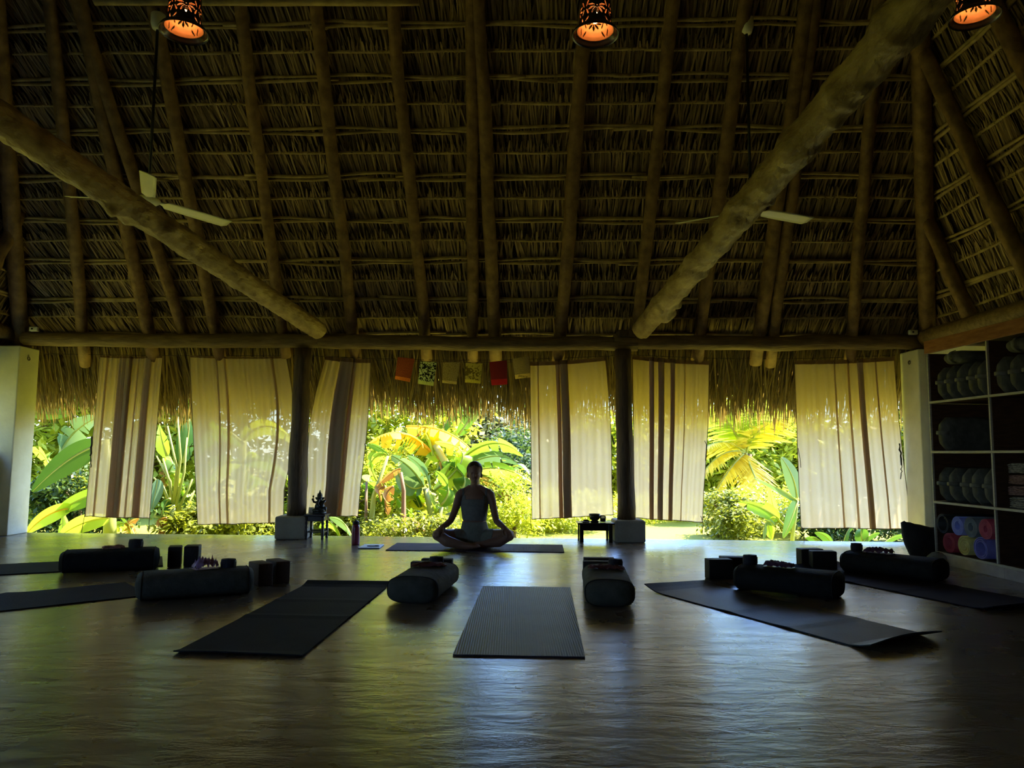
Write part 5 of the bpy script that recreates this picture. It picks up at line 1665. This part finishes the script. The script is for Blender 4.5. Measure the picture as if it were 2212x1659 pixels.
stem(t, [B_ + Vector((-.1, 0, 0)), gp(790, 1140, 9.9), gp(792, 1040, 9.9)], .03, .015, 'stalk_dry')
stem(t, [B_ + Vector((.35, 0, 0)), gp(872, 1130, 10), gp(872, 1060, 10), gp(866, 1020, 10)], .045, .02, 'stalk_dry')
LF(t, 9.9, (866, 1012), (845, 1022), (818, 1048), 26, 'banana_dry', roll=.8, fold=.4, tears=3, rib='stalk_dry')
LF(t, 9.8, (850, 1050), (832, 1075), (838, 1112), 44, 'banana_dry', roll=1.0, fold=.3, tears=2, rib='stalk_dry')
LF(t, 9.9, (832, 1052), (818, 1060), (822, 1085), 30, 'banana_dry', roll=1.2, fold=.3, tears=2, rib='stalk_dry')
LF(t, 9.8, (870, 1120), (900, 1125), (920, 1150), 40, 'banana_dry', roll=-.5, fold=.4, tears=5, rib='stalk_dry')
LF(t, 10, (838, 985), (815, 985), (797, 1010), 34, 'banana_lime', roll=.8, fold=.3, tears=3)
LF(t, 10, (840, 983), (815, 965), (793, 960), 24, 'banana_deep', roll=.8, fold=.3, tears=1)
LF(t, 10, (815, 1040), (800, 1000), (812, 975), 26, 'banana_lime', roll=1.2, fold=.2, tears=2)
LF(t, 9.5, (735, 1160), (715, 1130), (690, 1140), 44, 'banana_green', roll=.7, fold=.3, tears=0)
LF(t, 9.5, (760, 1162), (742, 1130), (712, 1118), 36, 'banana_sky_sheen', roll=.8, fold=.3, tears=0)
# --- left opening
t = plant('banana_plant', 'banana plant beside the left pillar with a huge dark drooping leaf', 235, 9.9, 'banana plants outside the hall')
B_ = t.location
stem(t, [B_, gp(238, 1130, 9.9), gp(236, 1030, 9.9), gp(228, 950, 9.9)], .09, .05)
LF(t, (9.8, 9.6, 9.4), (222, 958), (150, 992), (70, 1062), 66, 'banana_deep', roll=.95, fold=.12, tears=0)
LF(t, (10.3, 10.4, 10.2), (120, 1010), (150, 945), (212, 900), 64, 'banana_sky_sheen', roll=-1.0, fold=.2, tears=2)
LF(t, (9.9, 9.7, 9.6), (225, 1062), (175, 1078), (120, 1108), 46, 'banana_green', roll=.95, fold=.2, tears=0)
LF(t, (9.7, 9.5, 9.4), (155, 1098), (105, 1112), (58, 1152), 44, 'banana_lime', roll=.95, fold=.2, tears=0, rib='banana_yellow')
LF(t, 9.6, (235, 1118), (180, 1130), (130, 1158), 46, 'banana_lime', roll=.9, fold=.15, tears=0)
LF(t, 9.7, (132, 1100), (135, 1130), (130, 1160), 30, 'banana_lime', roll=1.2, fold=.2, tears=1)
LF(t, 9.2, (55, 884), (100, 893), (158, 893), 28, 'banana_deep', roll=1.0, fold=.1, tears=0)
LF(t, 10.4, (120, 1040), (95, 985), (70, 975), 46, 'banana_lime', roll=.9, fold=.2, tears=2)
LF(t, 10.6, (200, 1060), (160, 1040), (75, 1090), 46, 'banana_lime', roll=.9, fold=.3, tears=3)
t = plant('banana_plant', 'young banana plant with pale upright stalks between the two left curtains', 368, 9.8, 'banana plants outside the hall')
B_ = t.location
stem(t, [B_, gp(372, 1140, 9.8), gp(374, 1090, 9.8)], .06, .045)
for (a, b_, c) in (((374, 1095), (382, 1010), (362, 920)), ((376, 1095), (390, 990), (384, 900)), ((378, 1100), (398, 1020), (404, 945)), ((370, 1100), (368, 1040), (338, 985)), ((380, 1110), (405, 1060), (416, 1035)), ((378, 1150), (400, 1105), (420, 1060)), ((368, 1095), (352, 1050), (330, 1030)), ((374, 1100), (366, 1040), (352, 990))):
    stem(t, [gp(*a, 9.8), gp(*b_, 9.8), gp(*c, 9.8)], .022, .010, 'stalk_green', 'leaf_stalk')
LF(t, 9.7, (368, 1078), (356, 1090), (345, 1128), 58, 'banana_deep', roll=.6, fold=.35, tears=1)
LF(t, 9.7, (340, 1035), (336, 1060), (328, 1100), 36, 'banana_sky_sheen', roll=1.2, fold=.2, tears=0)
LF(t, 10, (362, 985), (350, 950), (345, 915), 52, 'banana_green', roll=1.3, fold=.2, tears=1)
LF(t, 10, (395, 1000), (405, 950), (410, 905), 50, 'banana_deep', roll=1.2, fold=.2, tears=1)
LF(t, 9.6, (360, 1118), (345, 1135), (350, 1165), 34, 'banana_dry', roll=.8, fold=.3, tears=2, rib='stalk_dry')
LF(t, 9.9, (410, 1090), (398, 1120), (388, 1155), 40, 'banana_dry', roll=.8, fold=.3, tears=4, rib='stalk_dry')
t = plant('banana_plant', 'banana plant glowing through the wide curtain left of the statuette', 520, 10.6, 'banana plants outside the hall')
B_ = t.location
stem(t, [B_, gp(520, 1100, 10.6), gp(522, 1000, 10.6), gp(526, 930, 10.6)], .1, .05)
for (a, b_, c, w, m) in (((525, 960), (470, 930), (425, 985), 60, 'banana_green'), ((525, 950), (580, 920), (640, 960), 60, 'banana_lime'), ((522, 1000), (470, 1010), (430, 1080), 60, 'banana_lime'), ((526, 1000), (590, 1000), (640, 1060), 55, 'banana_green'),
                           ((520, 1110), (470, 1125), (430, 1160), 44, 'banana_deep'), ((522, 1110), (560, 1125), (600, 1155), 44, 'banana_green'), ((500, 1150), (520, 1140), (560, 1150), 36, 'banana_sky_sheen'), ((290, 1160), (270, 1130), (235, 1150), 46, 'banana_lime'), ((300, 1165), (275, 1140), (300, 1120), 30, 'banana_dry')):
    LF(t, 10.3, a, b_, c, w, m, roll=.8 if c[0] < a[0] else -.8, fold=.3, tears=3)
# --- right opening: broad leaved plants close to the edge
t = plant('heliconia_plant', 'broad leaved plant with a tall leaf coloured with sky sheen beside the wide right curtain', 1712, 9.7, 'broad leaved plants at the floor edge')
B_ = t.location
stem(t, [B_, gp(1712, 1160, 9.7), gp(1720, 1100, 9.7), gp(1722, 1080, 9.7)], .03, .02)
LF(t, (9.7, 9.6, 9.5), (1722, 1075), (1712, 1030), (1688, 988), 36, 'banana_sky_sheen', roll=-1.0, fold=.2, tears=0)
LF(t, (9.7, 9.5, 9.4), (1720, 1082), (1680, 1055), (1628, 1032), 18, 'banana_sky_sheen', roll=.5, fold=.5, tears=0)
LF(t, (9.7, 9.5, 9.4), (1682, 1122), (1640, 1095), (1594, 1085), 38, 'banana_green', roll=.9, fold=.2, tears=1, stalk=(1708, 1150))
LF(t, (9.7, 9.6, 9.5), (1722, 1082), (1712, 1115), (1692, 1162), 38, 'banana_green', roll=-.9, fold=.2, tears=0)
LF(t, 9.5, (1672, 1135), (1655, 1128), (1650, 1165), 26, 'banana_sky_sheen', roll=.8, fold=.3, tears=0)
LF(t, 9.6, (1675, 1120), (1660, 1130), (1668, 1165), 34, 'banana_lime', roll=.8, fold=.3, tears=0)
LF(t, 9.9, (1680, 1120), (1668, 1085), (1662, 1045), 20, 'banana_lime', roll=1.2, fold=.1, tears=0)
t = plant('heliconia_plant', 'low dark broad leaved plant under the wide right curtain', 1830, 9.4, 'broad leaved plants at the floor edge')
for i, (a, b_, c, w) in enumerate((((1800, 1185), (1785, 1160), (1760, 1150), 26), ((1820, 1185), (1830, 1150), (1845, 1135), 30), ((1850, 1185), (1875, 1160), (1900, 1152), 28), ((1900, 1185), (1925, 1162), (1955, 1158), 26), ((1780, 1185), (1760, 1165), (1740, 1162), 22), ((1870, 1185), (1860, 1150), (1870, 1128), 30))):
    LF(t, 9.3, a, b_, c, w, 'banana_deep', roll=.8 if c[0] < a[0] else -.8, fold=.3, tears=0)
# --- palms
def frond(t, P0, P1, P2, mat, ll, n=34, seed=0):
    base = t.location
    rs = random.Random(seed)
    P0, P1, P2 = [p - base for p in (P0, P1, P2)]
    C = P1 * 2 - (P0 + P2) * .5
    mb = MB()
    for i in range(3, n + 1):
        q = i / n
        c = bez(P0, C, P2, q)
        T = (bez(P0, C, P2, min(1, q + .02)) - bez(P0, C, P2, q - .02)).normalized()
        S = T.cross(Vector((0, 0.5, 1)))
        S.normalize()
        N = S.cross(T)
        L = ll * (math.sin(PI * min(1, q * .9 + .1)) * .8 + .2)
        for sg in (-1, 1):
            d = (S * sg + T * .7 + Vector((0, 0, -.35)) + N * rs.uniform(-.15, .15)).normalized()
            e = c + d * L * rs.uniform(.8, 1.1) + Vector((0, 0, -.12 * L))
            mdl = lerp(c, e, .5) + Vector((0, 0, .03 * L))
            w = T * (.018 + .006 * ll)
            mb.strip([[c - w, c + w], [mdl - w * 1.2, mdl + w * 1.2], [e - w * .1, e + w * .1]])
    fr = mb.build('frond', mat, t)
    MB().tube([bez(P0, C, P2, i / 8) for i in range(9)], [lerp(.03, .006, i / 8) for i in range(9)], 6).build('rachis', 'stalk_green', fr, smooth=True)
t = plant('palm_tree', 'young coconut palm with golden fronds in the right opening', 1612, 14.0, None, 'palm tree')
B_ = t.location
stem(t, [B_, gp(1610, 1100, 14), gp(1608, 1020, 14), gp(1612, 980, 14)], .16, .11, 'bark', 'trunk')
for i, (a, b_, m) in enumerate((((1560, 955), (1495, 985), 'palm_gold'), ((1555, 985), (1505, 1045), 'palm_gold'), ((1580, 1010), (1540, 1075), 'palm_gold'), ((1575, 915), (1540, 880), 'palm_lime'), ((1600, 910), (1595, 850), 'palm_lime'), ((1640, 930), (1690, 905), 'palm_gold'), ((1645, 900), (1680, 850), 'palm_lime'), ((1620, 1005), (1640, 1050), 'palm_gold'))):
    frond(t, gp(1611, 978, 14), gp(*a, 13.6), gp(*b_, 13.2), m, .62, seed=i)
# --- leafy shrubs and trees
def foliage(t, c, rad, n, ls, mat, seed, clumps=26, nm='foliage', hollow=.55):
    rs = random.Random(seed)
    mb = MB()
    base = t.location
    cl = []
    for i in range(clumps):
        while True:
            v = Vector((rs.uniform(-1, 1), rs.uniform(-1, 1), rs.uniform(-1, 1)))
            if hollow < v.length < 1: break
        cl.append(v)
    V, F = mb.v, mb.f
    n = int(n * 2.2)
    for i in range(n):
        k = rs.choice(cl)
        o = Vector((rs.gauss(0, .2), rs.gauss(0, .2), rs.gauss(0, .2)))
        p = k + o
        p = Vector((c[0] + p.x * rad[0], c[1] + p.y * rad[1], c[2] + p.z * rad[2])) - base
        if p.z < .0: p.z = rs.uniform(0, .3)
        d = Vector((rs.uniform(-1, 1), rs.uniform(-1, 1), rs.uniform(-.9, .4))).normalized()
        s = d.cross(Vector((rs.uniform(-.6, .6), rs.uniform(-.6, .6), 1))).normalized()
        L = ls * rs.uniform(.6, 1.3); w = L * .24
        o_ = len(V)
        m_ = p + d * L * .5
        V += [p, m_ + s * w, p + d * L, m_ - s * w]
        F.append((o_, o_ + 1, o_ + 2, o_ + 3))
    return tag(mb.build(nm, mat, t), kind='stuff')
def bush(label, px, Y, wpx, ztop, mat, n, ls, seed, group, cat='shrub', name='shrub', zbot=-.26, dy=1.2, clumps=26, cx=None):
    t = plant(name, label, px, Y, group, cat)
    rx = wpx * Y / FPX / 2
    hz = (ztop - zbot) / 2
    foliage(t, (t.location.x, Y, zbot + hz), (rx, dy, hz), n, ls, mat, seed, clumps)
    rs = random.Random(seed)
    for k in range(3):
        a = Vector((rs.uniform(-.1, .1), rs.uniform(-.1, .1), 0))
        MB().tube([a, a + Vector((rs.uniform(-.3, .3) * rx, 0, hz * .9)), a + Vector((rs.uniform(-.8, .8) * rx, rs.uniform(-.3, .3), hz * 1.6))], [.03, .022, .01], 6).build('branch', 'bark', t, smooth=True)
    return t
G1, G2, G3 = 'trees behind the banana plants', 'shrubs at the garden edge', 'trees at the right of the garden'
bush('dense yellow green tree behind the left opening', 60, 13.0, 360, 7.0, 'bush_lime', 8000, .20, 1, G1, 'tree', 'tree')
bush('dense lime green tree behind the two left curtains', 330, 14.0, 400, 7.0, 'bush_lime', 8000, .20, 2, G1, 'tree', 'tree')
bush('yellow green tree behind the wide left curtain and the statuette post', 620, 14.5, 400, 6.5, 'bush_lime', 8000, .20, 3, G1, 'tree', 'tree')
bush('bright lime tree behind the yellow banana leaves', 850, 15.0, 330, 5.0, 'bush_lime', 5200, .19, 4, G1, 'tree', 'tree')
bush('grey green tree with sky showing through, right of the seated person', 1090, 16.0, 300, 2.2, 'bush_grey', 4200, .17, 5, G1, 'tree', 'tree', clumps=40)
bush('tall lime tree behind the curtain above the low table', 1240, 19.0, 330, 2.1, 'bush_lime', 5200, .19, 6, G1, 'tree', 'tree', clumps=40)
bush('lime green tree behind the low table post', 1430, 20.0, 330, 1.9, 'bush_lime', 5200, .19, 7, G3, 'tree', 'tree', clumps=40)
bush('dense lime green tree filling the right opening behind the palm', 1640, 17.0, 300, 2.2, 'bush_lime', 9000, .19, 8, G3, 'tree', 'tree', clumps=60)
bush('lime green tree behind the wide right curtain', 1850, 17.5, 330, 2.0, 'bush_lime', 6000, .19, 9, G3, 'tree', 'tree', clumps=40)
bush('mid green tree behind the right pillar', 2060, 16.0, 300, 2.2, 'bush_green', 4000, .19, 10, G3, 'tree', 'tree')
bush('dark leafy tree low behind the brown drooping leaf', 1120, 13.5, 150, 1.3, 'bush_dark', 2600, .11, 11, G1, 'tree', 'tree')
bush('bright yellow green shrub at the right of the seated person', 1110, 10.6, 160, .62, 'bush_lime', 3200, .065, 12, G2, dy=.7)
bush('bright yellow green shrub under the curtain above the low table', 1215, 12.0, 190, .42, 'bush_lime', 2800, .07, 13, G2, dy=.8)
bush('low green shrub beyond the low table post', 1420, 13.5, 170, .30, 'bush_lime', 2200, .07, 14, G2, dy=.8)
bush('low leafy shrub in the right opening below the palm', 1570, 10.8, 130, .36, 'bush_green', 2600, .07, 15, G2, dy=.6)
bush('pale leafy shrub in the right opening beside the broad leaved plant', 1660, 11.5, 130, .5, 'bush_lime', 2600, .07, 16, G2, dy=.6)
bush('dark leafy shrub under the wide right curtain', 1850, 10.4, 270, .34, 'bush_dark', 3200, .08, 17, G2, dy=.6)
bush('dark feathery shrub at the left opening between the banana leaves', 170, 10.6, 190, .7, 'bush_dark', 3200, .09, 18, G2, dy=.6)
bush('low green shrub under the wide left curtain', 500, 9.9, 260, .30, 'bush_green', 3000, .09, 19, G2, dy=.5)
bush('low dappled shrub left of the seated person', 870, 9.7, 200, .20, 'bush_green', 2600, .06, 20, G2, dy=.4)
bush('leafy shrub behind the dead banana leaves', 820, 11.2, 170, .95, 'bush_lime', 3000, .08, 21, G2, dy=.6)
bush('leafy shrub behind the red water bottle', 735, 10.4, 130, .5, 'bush_green', 2400, .08, 22, G2, dy=.5)

for i, (x, y, lab) in enumerate(((-9.9, 7.2, 'unseen lime green tree added outside the low left wall, nearest the pillar'), (-10.1, 3.8, 'unseen lime green tree added outside the low left wall, middle one'), (-9.9, 0.2, 'unseen lime green tree added outside the low left wall, behind the viewer'))):
    t = thing('tree', lab, 'tree', (x, y, -.26), 0, 'unseen trees added along the open left side')  # unseen, added to bounce yellow green light in and hide the sky
    foliage(t, (x, y, 2.6), (1.2, 2.1, 2.9), 6500, .22, 'bush_lime', 40 + i, 40)
    MB().tube([(0, 0, 0), (.1, 0, 2.0), (.0, .1, 4.2)], [.09, .06, .02], 8).build('trunk', 'bark', t, smooth=True)

# extra leaves thickening the banana clumps
rs = random.Random(5)
clumps = [o for o in COL.objects if o.name.startswith('banana_plant') and o.parent is None]
spots = {0: (925, 1060, 10.7, 8, 95), 1: (930, 985, 11.9, 8, 110), 2: (1070, 1040, 11.3, 6, 80), 3: (825, 1060, 10.4, 7, 60), 4: (135, 1010, 10.7, 7, 80), 5: (370, 1040, 10.3, 6, 50), 6: (530, 1030, 10.9, 5, 90)}
for i, (px, py, Y, n_, sp_) in spots.items():
    t = clumps[i]
    for k in range(n_):
        a = rs.uniform(0, 2 * PI)
        L = rs.uniform(.55, 1.0) * sp_
        bx, by = px + rs.uniform(-.35, .35) * sp_, py + rs.uniform(-.2, .6) * sp_
        dx = math.cos(a)
        tip = (bx + dx * L, by - rs.uniform(.1, .8) * L)
        mid = ((bx + tip[0]) / 2 + rs.uniform(-10, 10), min(by, tip[1]) - rs.uniform(5, 25) if abs(dx) > .5 else (by + tip[1]) / 2)
        LF(t, (Y, Y + rs.uniform(-.2, .2), Y + rs.uniform(-.4, .4)), (bx, by), mid, tip, rs.uniform(26, 46), rs.choice(['banana_green', 'banana_lime', 'banana_lime', 'banana_sky_sheen', 'banana_deep', 'banana_green', 'banana_dry']),
           roll=(.85 if dx < 0 else -.85) * rs.uniform(.6, 1.2), fold=rs.uniform(.1, .4), tears=rs.choice([0, 2, 3, 5]), seed=900 + i * 20 + k)
